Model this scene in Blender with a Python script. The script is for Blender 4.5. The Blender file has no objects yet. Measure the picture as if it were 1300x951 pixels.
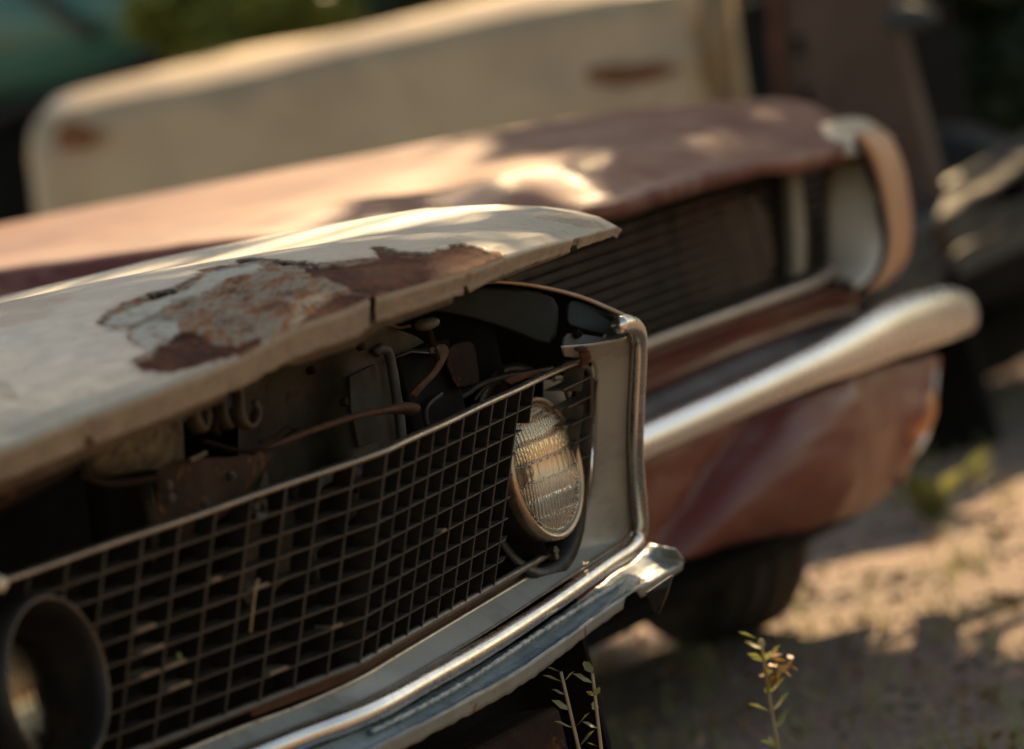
import bpy, bmesh, math, random
from mathutils import Vector, noise, Matrix
random.seed(7)
SC = bpy.context.scene
COL = SC.collection
rad = math.radians

# ------------------------------------------------------------------ camera model
TH, PC, RO, FPX, DIST = rad(29), rad(4.0), rad(13.3), 6240.0, 6.0
CX, CY = 650.0, 475.5
_h = Vector((math.cos(TH), math.sin(TH), 0))
FW = (_h * math.cos(PC) - Vector((0, 0, math.sin(PC)))).normalized()
_r = Vector((math.sin(TH), -math.cos(TH), 0))
_u = _r.cross(FW).normalized()
RT = _r * math.cos(RO) - _u * math.sin(RO)
UP = _r * math.sin(RO) + _u * math.cos(RO)
def ray(px, py): return FW + RT * ((px - CX) / FPX) + UP * ((CY - py) / FPX)
GZ = .08                                      # level of the ground
HL = Vector((0, 0, .70))                      # far headlight of the white car
CAM = HL - ray(692, 595) * DIST
def qy(px, py, y):
    r = ray(px, py); return CAM + r * ((y - CAM.y) / r.y)
def qx(px, py, x):
    r = ray(px, py); return CAM + r * ((x - CAM.x) / r.x)
def qz(px, py, z):
    r = ray(px, py); return CAM + r * ((z - CAM.z) / r.z)
def qp(px, py, p0, n):
    r = ray(px, py); return CAM + r * ((p0 - CAM).dot(n) / r.dot(n))
def pj(p):
    d = Vector(p) - CAM; z = d.dot(FW)
    return (CX + FPX * d.dot(RT) / z, CY - FPX * d.dot(UP) / z)
def lerp(a, b, t): return a + (b - a) * t
def sst(a, b, x):
    t = max(0, min(1, (x - a) / (b - a))); return t * t * (3 - 2 * t)
def interp(tab, x):
    if x <= tab[0][0]: return tab[0][1]
    for (a, fa), (b, fb) in zip(tab, tab[1:]):
        if x <= b: return fa + (fb - fa) * (x - a) / (b - a)
    return tab[-1][1]
def ns(x, y=0, z=0, s=1): return noise.noise(Vector((x * s, y * s, z * s)))
def fbm(x, y, z, s, o=4): return noise.fractal(Vector((x * s, y * s, z * s)), .9, 2.1, o)

# ------------------------------------------------------------------ materials
MATS = {}
class NT:
    def __init__(s, name):
        m = bpy.data.materials.new(name); m.use_nodes = True
        s.m = m; s.t = m.node_tree; s.b = s.t.nodes['Principled BSDF']
    def n(s, typ, **k):
        x = s.t.nodes.new(typ)
        for a, v in k.items():
            if a.startswith('i_'): x.inputs[a[2:].replace('_', ' ')].default_value = v
            else: setattr(x, a, v)
        return x
    def l(s, a, b): s.t.links.new(a, b)
def c4(c): return (c[0], c[1], c[2], 1)
def noisetex(N, scale, detail=6, rough=.6, dist=0, vec=None, stretch=None):
    tc = N.n('ShaderNodeTexCoord')
    src = tc.outputs['Object']
    if stretch:
        mp = N.n('ShaderNodeMapping'); mp.inputs['Scale'].default_value = stretch
        N.l(src, mp.inputs['Vector']); src = mp.outputs[0]
    t = N.n('ShaderNodeTexNoise'); t.inputs['Scale'].default_value = scale
    t.inputs['Detail'].default_value = detail; t.inputs['Roughness'].default_value = rough
    t.inputs['Distortion'].default_value = dist
    N.l(src, t.inputs['Vector']); return t.outputs['Fac']
def ramp(N, src, pts, interp_='LINEAR'):
    r = N.n('ShaderNodeValToRGB'); r.color_ramp.interpolation = interp_
    e = r.color_ramp.elements
    while len(e) < len(pts): e.new(.5)
    for q, (p, c) in zip(e, pts):
        q.position = p; q.color = c4(c) if not isinstance(c, (int, float)) else (c, c, c, 1)
    N.l(src, r.inputs['Fac']); return r.outputs['Color']
def mixc(N, fac, a, b):
    m = N.n('ShaderNodeMix', data_type='RGBA')
    if isinstance(fac, (int, float)): m.inputs[0].default_value = fac
    else: N.l(fac, m.inputs[0])
    for i, v in ((6, a), (7, b)):
        if isinstance(v, (tuple, list)): m.inputs[i].default_value = c4(v)
        else: N.l(v, m.inputs[i])
    return m.outputs[2]
def bump(N, src, strength=.3, dist=.002):
    b = N.n('ShaderNodeBump'); b.inputs['Strength'].default_value = strength
    b.inputs['Distance'].default_value = dist
    N.l(src, b.inputs['Height']); N.l(b.outputs[0], N.b.inputs['Normal'])
def mat(name, base, base2=None, rough=.5, metal=0, nscale=8, rust=0, rustcol=(.16, .055, .02), coat=0,
        bmp=.15, bdist=.001, grime=None, rrange=.12, spec=.5, stretch=None, grimescale=5, grimeamt=.5):
    if name in MATS: return MATS[name]
    N = NT(name)
    f = noisetex(N, nscale, stretch=stretch)
    if base2 is None: base2 = tuple(v * .75 for v in base)
    col = mixc(N, ramp(N, f, [(.35, 0.), (.65, 1.)]), base, base2)
    if grime:
        g = ramp(N, noisetex(N, grimescale, 8, .7, .4), [(.5, 0.), (.68, grimeamt)])
        col = mixc(N, g, col, grime)
    rr = ramp(N, noisetex(N, nscale * 3, 5), [(.3, max(0, rough - rrange)), (.7, min(1, rough + rrange))])
    N.l(rr, N.b.inputs['Roughness'])
    N.b.inputs['Metallic'].default_value = metal
    if rust > 0:
        t = 1 - rust
        rm = ramp(N, noisetex(N, nscale * 1.3, 9, .72, .6), [(.25 + t * .45, 0.), (.29 + t * .45, 1.)])
        rc = mixc(N, ramp(N, noisetex(N, 60, 6), [(.35, 0.), (.65, 1.)]), rustcol, tuple(v * .4 for v in rustcol))
        col = mixc(N, rm, col, rc)
        if metal > 0:
            inv = N.n('ShaderNodeMath', operation='MULTIPLY_ADD'); N.l(rm, inv.inputs[0])
            inv.inputs[1].default_value = -metal; inv.inputs[2].default_value = metal
            N.l(inv.outputs[0], N.b.inputs['Metallic'])
        mr = N.n('ShaderNodeMix'); N.l(rm, mr.inputs[0]); N.l(rr, mr.inputs[2]); mr.inputs[3].default_value = .9
        N.l(mr.outputs[0], N.b.inputs['Roughness'])
    N.l(col, N.b.inputs['Base Color'])
    N.b.inputs['Specular IOR Level'].default_value = spec
    if coat:
        N.b.inputs['Coat Weight'].default_value = coat; N.b.inputs['Coat Roughness'].default_value = .08
    if bmp: bump(N, noisetex(N, 180 if nscale > 2 else 30, 5), bmp, bdist)
    MATS[name] = N.m; return N.m

CHROME = mat('worn_chrome', (.78, .76, .71), (.66, .64, .59), rough=.27, metal=1, nscale=14, rust=.10, rustcol=(.22, .10, .04), bmp=.06, rrange=.1)
CHROMEDULL = mat('dull_bright_metal', (.60, .58, .54), (.48, .47, .44), rough=.34, metal=.9, nscale=20, rust=.14, bmp=.1)
GREYPAINT = mat('argent_grey_paint', (.38, .37, .32), (.31, .30, .26), rough=.5, nscale=6, grime=(.10, .085, .065), rust=.05, bmp=.12, coat=0, grimescale=9)
BLACKMETAL = mat('black_enamel', (.010, .010, .009), (.016, .015, .013), rough=.5, nscale=10, grime=(.04, .032, .024), rust=.03, spec=.3, bmp=.2)
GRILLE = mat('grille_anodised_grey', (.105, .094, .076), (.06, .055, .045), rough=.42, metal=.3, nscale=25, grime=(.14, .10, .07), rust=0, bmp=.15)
DARKRUST = mat('dark_rusted_steel', (.030, .015, .010), (.016, .011, .008), rough=.85, nscale=14, rust=.28, rustcol=(.15, .05, .018), spec=.12, bmp=.5, bdist=.002)
ORANGERUST = mat('orange_rusted_steel', (.125, .05, .024), (.06, .024, .013), rough=.85, nscale=20, bmp=.5, bdist=.002, rust=.1, rustcol=(.3, .12, .04))
DULLSTEEL = mat('dull_zinc_steel', (.13, .105, .075), (.075, .06, .042), rough=.5, metal=.6, nscale=22, rust=.22, bmp=.3)
CASTING = mat('rough_speckled_casting', (.16, .13, .08), (.035, .03, .022), rough=.85, nscale=70, bmp=.9, bdist=.004)
TEALPAINT = mat('teal_grey_paint', (.055, .075, .072), (.04, .052, .05), rough=.4, nscale=9, grime=(.12, .10, .07), rust=.05, bmp=.15)
BLUEWHITE = mat('pale_blue_grey_paint', (.30, .36, .37), (.22, .27, .28), rough=.28, nscale=10, grime=(.14, .11, .08), rust=.10, bmp=.08, coat=.2)
RUBBER = mat('old_rubber', (.022, .021, .02), (.04, .036, .03), rough=.8, nscale=12, bmp=.5, bdist=.002, grime=(.09, .07, .05))
SUPPORT = mat('dusty_radiator_panel', (.11, .094, .07), (.04, .034, .027), rough=.65, nscale=9, rust=.18, spec=.12, bmp=.4, grime=(.02, .017, .014))
DARKIN = mat('shade_black_interior', (.006, .0055, .005), (.010, .009, .008), rough=.9, nscale=8, spec=.12, bmp=.2)  # near-black puts the shade of bays and undersides into the colour
CREAM = mat('faded_cream_paint', (.53, .385, .21), (.43, .30, .16), rough=.38, coat=.2, nscale=2.5, grime=(.25, .19, .11), rust=.0, bmp=.1)
RUSTBLOT = mat('brown_rust_blotch', (.15, .055, .022), (.23, .10, .04), rough=.9, nscale=12, bmp=.4)
REDVAL = mat('faded_red_paint', (.19, .030, .016), (.13, .022, .012), rough=.45, nscale=3, grime=(.20, .070, .035), rust=0, rustcol=(.12, .045, .02), bmp=.12, coat=.1)
DEEPRED = mat('deep_red_paint', (.15, .018, .012), (.10, .014, .010), rough=.35, nscale=5, grime=(.09, .04, .03), bmp=.1)
MAUVE = mat('dusty_mauve_filler', (.085, .045, .04), (.055, .03, .027), rough=.6, nscale=5, bmp=.2)
WHITECAP = mat('off_white_paint', (.60, .51, .37), (.50, .42, .30), rough=.38, nscale=5, grime=(.35, .24, .14), bmp=.1, coat=.1)
BEIGE = mat('beige_trim', (.40, .31, .24), (.30, .23, .17), rough=.35, metal=.4, nscale=8, bmp=.1)
BROWN = mat('rusty_brown_panel', (.085, .05, .03), (.06, .037, .024), rough=.7, nscale=2.5, grime=(.14, .09, .06), rust=.12, bmp=.3)
TANEDGE = mat('tan_painted_edge', (.30, .20, .09), (.20, .13, .06), rough=.6, nscale=5)
TEALCAR = mat('teal_green_paint', (.08, .25, .18), (.05, .17, .125), rough=.35, nscale=1.6, grime=(.10, .13, .08), bmp=.1, coat=.2)
GREYCAR = mat('weathered_grey_metal', (.065, .055, .042), (.04, .034, .027), rough=.8, metal=0, nscale=5, rust=.15, bmp=.3)
BARK = mat('bark', (.07, .05, .035), (.04, .028, .02), rough=.95, nscale=12, bmp=1, bdist=.01, stretch=(1, 1, .25))

def leafmat(name, a, b, trans=.35):
    N = NT(name)
    oi = N.n('ShaderNodeAttribute', attribute_name='tint')
    col = mixc(N, oi.outputs['Fac'], a, b)
    N.l(col, N.b.inputs['Base Color']); N.b.inputs['Roughness'].default_value = .5
    tr = N.n('ShaderNodeBsdfTranslucent'); N.l(mixc(N, .5, col, (.16, .2, .03)), tr.inputs['Color'])
    ms = N.n('ShaderNodeMixShader'); ms.inputs[0].default_value = trans
    out = N.t.nodes['Material Output']
    N.l(N.b.outputs[0], ms.inputs[1]); N.l(tr.outputs[0], ms.inputs[2]); N.l(ms.outputs[0], out.inputs['Surface'])
    return N.m
LEAFDARK = leafmat('dark_foliage', (.018, .032, .014), (.045, .06, .022), .25)
LEAFYELLOW = leafmat('yellow_green_foliage', (.16, .20, .04), (.40, .38, .08), .45)
LEAFPALE = leafmat('pale_weed_leaf', (.22, .25, .08), (.42, .38, .16), .35)
LEAFORANGE = leafmat('orange_dry_leaf', (.35, .14, .03), (.45, .24, .08), .3)
STRAW = mat('dry_straw', (.40, .30, .16), (.30, .22, .11), rough=.8, nscale=20)

# ------------------------------------------------------------------ object helpers
def link(name, me, m=None, parent=None, smooth=False):
    o = bpy.data.objects.new(name, me); COL.objects.link(o)
    if m: me.materials.append(m)
    if parent: o.parent = parent
    if smooth:
        for p in me.polygons: p.use_smooth = True
    return o
def thing(name, label, cat, loc=(0, 0, 0), group=None):
    o = bpy.data.objects.new(name, None); COL.objects.link(o)
    o.empty_display_size = .2
    o['label'] = label; o['category'] = cat
    if group: o['group'] = group
    return o
def tag(o, label, cat, group=None):
    o['label'] = label; o['category'] = cat
    if group: o['group'] = group
    return o
class MB:
    def __init__(s): s.v = []; s.f = []
    def add(s, vs, fs):
        k = len(s.v); s.v += [tuple(v) for v in vs]; s.f += [tuple(i + k for i in f) for f in fs]
    def grid(s, rows, close=False):
        k = len(s.v); n = len(rows[0])
        for r in rows: s.v += [tuple(p) for p in r]
        for i in range(len(rows) - 1):
            for j in range(n - 1 + (1 if close else 0)):
                j2 = (j + 1) % n
                s.f.append((k + i * n + j, k + i * n + j2, k + (i + 1) * n + j2, k + (i + 1) * n + j))
    def tube(s, pts, r, seg=10, sq=(1, 1), refup=(0, 0, 1), cap=True):
        pts = [Vector(p) for p in pts]; n = len(pts); rows = []
        for i, p in enumerate(pts):
            t = (pts[min(i + 1, n - 1)] - pts[max(i - 1, 0)]).normalized()
            a = t.cross(Vector(refup))
            if a.length < 1e-3: a = t.cross(Vector((1, 0, 0)))
            a.normalize(); b = a.cross(t).normalized()
            rr = r[i] if isinstance(r, (list, tuple)) else r
            rows.append([p + a * math.cos(2 * math.pi * k / seg) * rr * sq[0] + b * math.sin(2 * math.pi * k / seg) * rr * sq[1] for k in range(seg)])
        k0 = len(s.v); s.grid(rows, True)
        if cap:
            s.f.append(tuple(k0 + i for i in range(seg))[::-1]); e = k0 + (n - 1) * seg
            s.f.append(tuple(e + i for i in range(seg)))
    def box(s, o, a, b, c):
        """box from corner o with edge vectors a,b,c"""
        o, a, b, c = map(Vector, (o, a, b, c))
        s.add([o, o + a, o + a + b, o + b, o + c, o + a + c, o + a + b + c, o + b + c],
              [(0, 3, 2, 1), (4, 5, 6, 7), (0, 1, 5, 4), (1, 2, 6, 5), (2, 3, 7, 6), (3, 0, 4, 7)])
    def plate(s, pts, off):
        """polygon extruded by vector off"""
        pts = [Vector(p) for p in pts]; off = Vector(off); n = len(pts); k = len(s.v)
        s.v += [tuple(p) for p in pts] + [tuple(p + off) for p in pts]
        s.f.append(tuple(k + i for i in range(n))); s.f.append(tuple(k + n + i for i in range(n))[::-1])
        for i in range(n): s.f.append((k + i, k + n + i, k + n + (i + 1) % n, k + (i + 1) % n))
    def build(s, name, m, parent=None, smooth=False, bevel=0, solid=0, sub=0, weld=False, autos=False):
        me = bpy.data.meshes.new(name); me.from_pydata(s.v, [], s.f); me.update()
        bm = bmesh.new(); bm.from_mesh(me)
        if weld: bmesh.ops.remove_doubles(bm, verts=bm.verts, dist=1e-5)
        bmesh.ops.recalc_face_normals(bm, faces=bm.faces); bm.to_mesh(me); bm.free()
        o = link(name, me, m, parent, smooth or autos)
        if solid:
            q = o.modifiers.new('s', 'SOLIDIFY'); q.thickness = solid; q.offset = 0
        if bevel:
            q = o.modifiers.new('b', 'BEVEL'); q.width = bevel; q.segments = 3; q.limit_method = 'ANGLE'; q.angle_limit = rad(35)
        if sub:
            q = o.modifiers.new('u', 'SUBSURF'); q.levels = sub; q.render_levels = sub
        if autos:
            me.shade_auto_smooth if hasattr(me, 'shade_auto_smooth') else None
            for e in me.edges: pass
            bm = bmesh.new(); bm.from_mesh(me)
            for e in bm.edges:
                if len(e.link_faces) == 2 and e.calc_face_angle(0) > rad(35): e.smooth = False
            bm.to_mesh(me); bm.free()
        return o
def dense(pts, step):
    """resample a polyline of Vectors with a smooth curve"""
    out = []; n = len(pts)
    for i in range(n - 1):
        p0 = pts[max(i - 1, 0)]; p1 = pts[i]; p2 = pts[i + 1]; p3 = pts[min(i + 2, n - 1)]
        k = max(1, int((p2 - p1).length / step))
        for j in range(k):
            t = j / k; t2 = t * t; t3 = t2 * t
            out.append(.5 * ((2 * p1) + (p2 - p0) * t + (2 * p0 - 5 * p1 + 4 * p2 - p3) * t2 + (3 * p1 - p0 - 3 * p2 + p3) * t3))
    out.append(pts[-1]); return out
def resample(pts, n):
    pts = [Vector(p) for p in pts]; L = [0]
    for a, b in zip(pts, pts[1:]): L.append(L[-1] + (b - a).length)
    out = []
    for i in range(n):
        s_ = L[-1] * i / (n - 1); j = 0
        while j < len(L) - 2 and L[j + 1] < s_: j += 1
        t = 0 if L[j + 1] == L[j] else (s_ - L[j]) / (L[j + 1] - L[j])
        out.append(pts[j].lerp(pts[j + 1], t))
    return out
def loft(railA, railB, n, m, bulge=None):
    A = resample(railA, n); B = resample(railB, n); rows = []
    for j in range(m + 1):
        t = j / m; row = []
        for i in range(n):
            p = A[i].lerp(B[i], t)
            if bulge: p = p + bulge(i / (n - 1), t)
            row.append(p)
        rows.append(row)
    return rows
def inpoly(x, y, P):
    c = False; n = len(P); j = n - 1
    for i in range(n):
        xi, yi = P[i]; xj, yj = P[j]
        if (yi > y) != (yj > y) and x < (xj - xi) * (y - yi) / (yj - yi) + xi: c = not c
        j = i
    return c
def dseg(x, y, P):
    best = 1e9
    for (x1, y1), (x2, y2) in zip(P, P[1:]):
        dx, dy = x2 - x1, y2 - y1; L = dx * dx + dy * dy
        t = max(0, min(1, ((x - x1) * dx + (y - y1) * dy) / L)) if L else 0
        d = math.hypot(x - x1 - t * dx, y - y1 - t * dy)
        if d < best: best = d
    return best

# ================================================================== WHITE CAR
CAR = thing('white_car', 'weathered white derelict car in front, hood ajar with peeling rust, black mesh grille', 'car')
AP0 = qy(491.5, 574.6, -.18)                  # apex of the V grille, top
XC = AP0.x
_b = [qy(456.7, 842, y / 1000) for y in range(-160, 20)]
APB = min(_b, key=lambda p: abs(p.x - XC))    # apex, bottom
VD = (APB - AP0); VD.x = 0
SW = rad(9.5)
UR = Vector((math.cos(SW), math.sin(SW), 0)); UL = Vector((-math.cos(SW), math.sin(SW), 0))
def nrm(u):
    n = u.cross(VD).normalized()
    return n if n.y < 0 else -n
NR, NL = nrm(UR), nrm(UL)
def qg(px, py, off=0.):
    """pixel onto the V-shaped grille surface moved forward by off"""
    o = AP0 + Vector((0, -off, 0))
    p = qp(px, py, o, NR)
    if p.x >= XC: return p
    return qp(px, py, o, NL)
def gv(s, t, off=0.):
    """s metres sideways from the apex (+ far side), t 0..1 top to bottom"""
    u = UR * s if s >= 0 else UL * -s
    return AP0 + u + VD * t + Vector((0, -off, 0))
NROW = 9
def solve_s(px, t):
    lo, hi = -1.0, 1.2
    for _ in range(40):
        mid = (lo + hi) / 2
        if pj(gv(mid, t))[0] < px: lo = mid
        else: hi = mid
    return lo
CW = solve_s(491.5 + 20.2, 0)                 # cell width, far half
CWL = -solve_s(491.5 - 42, 0)
print('cell widths', CW, CWL, 'apex', AP0, APB)

# --- hood
HX0, HX1 = XC - .88, .215
def yf(X): return -.262 + .19 * abs((X - XC) / .86) ** 1.7
def on_lip(px, py, dy=0):
    lo, hi = -.4, .1
    for _ in range(40):
        m_ = (lo + hi) / 2
        if yf(min(max(qy(px, py, m_).x, HX0), HX1)) + dy > m_: lo = m_
        else: hi = m_
    return qy(px, py, lo)
LIP = [(-60, 593), (0, 567), (60, 545), (101, 528), (203, 490), (305, 450), (372, 413), (440, 389), (468, 377.5), (530, 360), (596, 341), (637, 325), (680, 313.5), (725, 303), (755, 294), (782, 287), (803, 291)]
LP = [on_lip(*p) for p in LIP]
print('lip', [tuple(round(c, 3) for c in p) for p in LP])
ztab = [(p.x, p.z) for p in LP]
PROF = [(0, 0), (.02, .016), (.05, .030), (.09, .044), (.15, .058), (.25, .0715), (.40, .0775), (.66, .079), (1.4, .06)]
HC = Vector((0, 0, 0))
def hoodz(X, v):
    zl = interp(ztab, X)
    k = lerp(.72, 1, sst(.5, .9, abs(X - XC) / .88))
    z = zl + interp(PROF, v) * k
    z += .012 * sst(.1, .6, v) * (1 - ((X - XC) / .88) ** 2)
    return z
DAM = [(125, 411), (135, 396), (156, 385.5), (189.5, 374), (220, 367), (244, 355), (254, 343), (291, 338), (304.6, 331), (325, 329), (342, 331), (372, 333), (406, 336), (451, 331), (480, 327), (473, 316), (481, 314.5), (518, 321), (545, 321), (583, 309), (610, 314.5), (633, 321), (638.6, 324.6), (616, 334.8), (596, 342), (535, 362), (474, 377), (440, 392), (389, 410), (338, 432), (305, 452), (271, 459), (220, 474), (183, 471), (166, 460), (189, 448), (184, 443), (162, 433), (166, 419), (140, 417)]
CRACK = DAM[:13]
REDB = [(220, 424), (212, 436), (203, 436), (196, 445), (189.5, 456.6), (169, 460), (183, 471), (220, 474), (271, 460), (305, 453), (345, 434), (330, 430), (300, 437), (275, 435), (262, 428), (240, 421)]
REDC = [(372, 333), (406, 340), (440, 338), (480, 327), (473, 316), (518, 321), (545, 321), (583, 309), (610, 314.5), (638.6, 324.6), (616, 335), (596, 343), (535, 363), (474, 378), (451, 370), (425, 360), (400, 352)]
REDD = [(360, 425), (400, 395), (430, 372), (452, 372), (474, 380), (440, 394), (389, 414)]
FLK = [(127, 411), (150, 398), (189, 382), (222, 374), (250, 360), (262, 347), (300, 340), (335, 334), (322, 345), (290, 354), (255, 372), (222, 380), (205, 392), (180, 410), (155, 416)]
FLK2 = [(166, 420), (200, 405), (225, 408), (228, 420), (212, 432), (200, 438), (190, 448), (176, 458), (182, 440), (166, 432)]
SCUFF = [[(0, 380), (98, 370), (80, 386), (60, 400), (0, 420), (-40, 430), (-40, 390)], [(226, 333), (260, 326), (318, 312), (300, 326), (250, 336)],
         [(675, 276), (700, 270), (770, 284), (776, 288), (760, 291), (720, 285)], [(-5, 482), (12, 484), (24, 505), (30, 512), (10, 512), (-5, 500)]]
DAMC = DAM + [DAM[0]]
def hood():
    xs = []; x = HX0
    while x < HX1: xs.append(x); x += .0030
    xs.append(HX1)
    vs = [0]; st = .0022
    while vs[-1] < 1.42: vs.append(vs[-1] + st); st = min(.05, st * (1.0 if vs[-1] < .16 else 1.06))
    N_ = len(xs); V = []; cols = []; F_ = []
    for j, v in enumerate(vs):
        for i, X in enumerate(xs):
            # rounded far/near front corners
            e = min(X - HX0, HX1 - X)
            y0 = yf(X)
            z = hoodz(X, v)
            z -= .05 * (1 - sst(0, .09, e)) * sst(.0, .35, v) * .5
            Y = y0 + v
            px, py = pj((X, Y, z))
            wob = 2.2
            nx = px + wob * fbm(X, Y, 3, 60); nyy = py + wob * fbm(X, Y, 9, 60)
            c = [0, 0, 0, 0]           # R damage, G red rust, B flake, A scuff
            if 100 < px < 660 and 300 < py < 490 and inpoly(nx, nyy, DAM):
                c[0] = 1
                if inpoly(nx, nyy, REDB) or inpoly(nx, nyy, REDC) or inpoly(nx, nyy, REDD): c[1] = 1
                elif inpoly(nx, nyy, FLK) or inpoly(nx, nyy, FLK2): c[2] = 1
                rid = fbm(X * 1.0 + Y * .5, Y * .5 - X * .1, 2, 16, 3)
                dep = .0028 if c[1] else (.0002 if c[2] else .0012 + .0060 * rid + .002 * fbm(X, Y, 2, 60))
                dep *= sst(.002, .018, v)
                z -= dep
            dcr = dseg(nx, nyy, CRACK) if (115 < px < 420 and 318 < py < 425) else 99
            if dcr < .9 + .9 * ns(px * .06, py * .06): c[0] = 1; c[1] = 0; c[2] = 0; z -= .003 * sst(.002, .018, v); crk = 1
            else: crk = 0
            rim = 0
            if 90 < px < 670 and 295 < py < 495:
                dd = dseg(nx, nyy, DAMC) + 1.5 * fbm(X, Y, 8, 90)
                rim = max(0, 1 - dd / 9) if not c[0] else max(0, 1 - dd / 5)
                if not c[0] and dd < 2.4: z += .0011
            for P in SCUFF:
                if inpoly(px + 5 * fbm(X, Y, 5, 30), py + 5 * fbm(X, Y, 7, 30), P): c[3] = 1
            if 650 < px < 800 and fbm(X, Y, 1, 35) > .55: c[3] = .6
            # dents
            z -= .004 * math.exp(-((px - 5) ** 2 / 500 + (py - 545) ** 2 / 300)) + .0016 * fbm(X, Y, 0, 4)
            V.append((X, Y, z)); cols.append((c[0], c[1], c[2], c[3], crk, 0, rim))
    for j in range(len(vs) - 1):
        for i in range(N_ - 1):
            a = j * N_ + i; F_.append((a, a + 1, a + N_ + 1, a + N_))
    # folded lip along the front edge
    base = len(V); lowtab = [(0, 34), (305, 35), (454, 37), (476, 30), (590, 27), (671, 20), (722, 16), (760, 14), (803, 9)]
    KR = 6
    for k in range(1, KR + 1):
        for i, X in enumerate(xs):
            v0 = V[i]; px, py = pj(v0)
            hh = interp(lowtab, px) / 1040
            if 118 > px > 104: hh *= .72
            if 727 < px < 736: hh *= .55
            if 590 < px < 596: hh *= .7
            hh += .0012 * fbm(X, 1, 1, 40)
            t = k / KR
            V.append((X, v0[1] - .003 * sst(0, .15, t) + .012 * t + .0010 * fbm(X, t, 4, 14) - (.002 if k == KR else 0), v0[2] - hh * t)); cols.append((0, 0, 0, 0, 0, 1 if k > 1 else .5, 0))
    for k in range(KR):
        for i in range(N_ - 1):
            px = pj(V[i])[0]
            if 467.5 < px < 474.5 + 2 * k / KR: continue
            a = (base + (k - 1) * N_ + i) if k else i
            b = base + k * N_ + i
            F_.append((a, b, b + 1, a + 1))
    me = bpy.data.meshes.new('hood'); me.from_pydata(V, [], F_); me.update()
    for nm, ix in (('damage', 0), ('redrust', 1), ('flake', 2), ('scuff', 3), ('crack', 4), ('lip', 5), ('rim', 6)):
        at = me.attributes.new(nm, 'FLOAT', 'POINT')
        at.data.foreach_set('value', [c[ix] for c in cols])
    return me
N = NT('peeling_white_paint')
A_ = {k: N.n('ShaderNodeAttribute', attribute_name=k).outputs['Fac'] for k in ('damage', 'redrust', 'flake', 'scuff', 'crack', 'lip', 'rim')}
paint = mixc(N, ramp(N, noisetex(N, 7, 5), [(.35, 0.), (.65, 1.)]), (.41, .375, .285), (.33, .315, .25))
paint = mixc(N, ramp(N, noisetex(N, 26, 9, .75, .5), [(.52, 0.), (.66, .55)]), paint, (.30, .26, .19))
paint = mixc(N, ramp(N, noisetex(N, 150, 3, .5), [(.66, 0.), (.70, .8)]), paint, (.12, .07, .04))
paint = mixc(N, ramp(N, noisetex(N, 34, 10, .85, .3), [(.605, 0.), (.64, .9)]), paint, (.17, .075, .035))
sc_ = mixc(N, ramp(N, noisetex(N, 90, 8, .8), [(.4, 0.), (.6, 1.)]), (.26, .20, .13), (.16, .125, .085))
mu = N.n('ShaderNodeMath', operation='MULTIPLY'); N.l(A_['scuff'], mu.inputs[0]); N.l(ramp(N, noisetex(N, 60, 8, .8), [(.3, .35), (.6, 1.)]), mu.inputs[1])
paint = mixc(N, mu.outputs[0], paint, sc_)
inner = mixc(N, ramp(N, noisetex(N, 15, 9, .72, 1.4, stretch=(1, 1.8, 1)), [(.45, 0.), (.51, 1.)]), (.34, .13, .055), (.36, .31, .23))
inner = mixc(N, ramp(N, noisetex(N, 24, 9, .8, 1.0, stretch=(1, 1.8, 1)), [(.53, 0.), (.58, .9)]), inner, (.12, .045, .028))
inner = mixc(N, ramp(N, noisetex(N, 90, 9, .8, .5), [(.5, 0.), (.62, .6)]), inner, (.42, .22, .12))
inner = mixc(N, ramp(N, noisetex(N, 30, 8, .8, .9), [(.37, .9), (.41, 0.)]), inner, (.05, .03, .02))
flk = mixc(N, ramp(N, noisetex(N, 60, 8, .7), [(.5, 0.), (.66, 1.)]), (.58, .54, .44), (.30, .20, .12))
red = mixc(N, ramp(N, noisetex(N, 22, 9, .8, .6), [(.42, 0.), (.6, 1.)]), (.050, .018, .015), (.14, .042, .022))
red = mixc(N, ramp(N, noisetex(N, 120, 9, .8), [(.54, 0.), (.64, .85)]), red, (.34, .13, .055))
col = mixc(N, A_['flake'], inner, flk); col = mixc(N, A_['redrust'], col, red)
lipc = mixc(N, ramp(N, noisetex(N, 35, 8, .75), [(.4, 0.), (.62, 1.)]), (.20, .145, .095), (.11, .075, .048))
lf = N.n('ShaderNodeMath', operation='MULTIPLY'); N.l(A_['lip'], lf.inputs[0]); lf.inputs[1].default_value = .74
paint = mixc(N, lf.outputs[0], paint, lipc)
rb = N.n('ShaderNodeMath', operation='MULTIPLY'); N.l(A_['rim'], rb.inputs[0]); N.l(ramp(N, noisetex(N, 55, 8, .8), [(.42, 0.), (.6, 1.)]), rb.inputs[1])
paint = mixc(N, rb.outputs[0], paint, (.20, .115, .06)); col = mixc(N, rb.outputs[0], col, (.36, .17, .08))
col = mixc(N, A_['damage'], paint, col); col = mixc(N, A_['crack'], col, (.03, .016, .009))
N.l(col, N.b.inputs['Base Color'])
ro = N.n('ShaderNodeMix'); N.l(A_['damage'], ro.inputs[0]); N.l(ramp(N, noisetex(N, 40, 7, .7), [(.3, .34), (.7, .56)]), ro.inputs[2]); ro.inputs[3].default_value = .8
N.l(ro.outputs[0], N.b.inputs['Roughness'])
sp_ = N.n('ShaderNodeMix'); N.l(A_['damage'], sp_.inputs[0]); sp_.inputs[2].default_value = .45; sp_.inputs[3].default_value = .08; N.l(sp_.outputs[0], N.b.inputs['Specular IOR Level'])
hb = N.n('ShaderNodeMath', operation='MULTIPLY'); N.l(noisetex(N, 110, 9, .8), hb.inputs[0])
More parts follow.
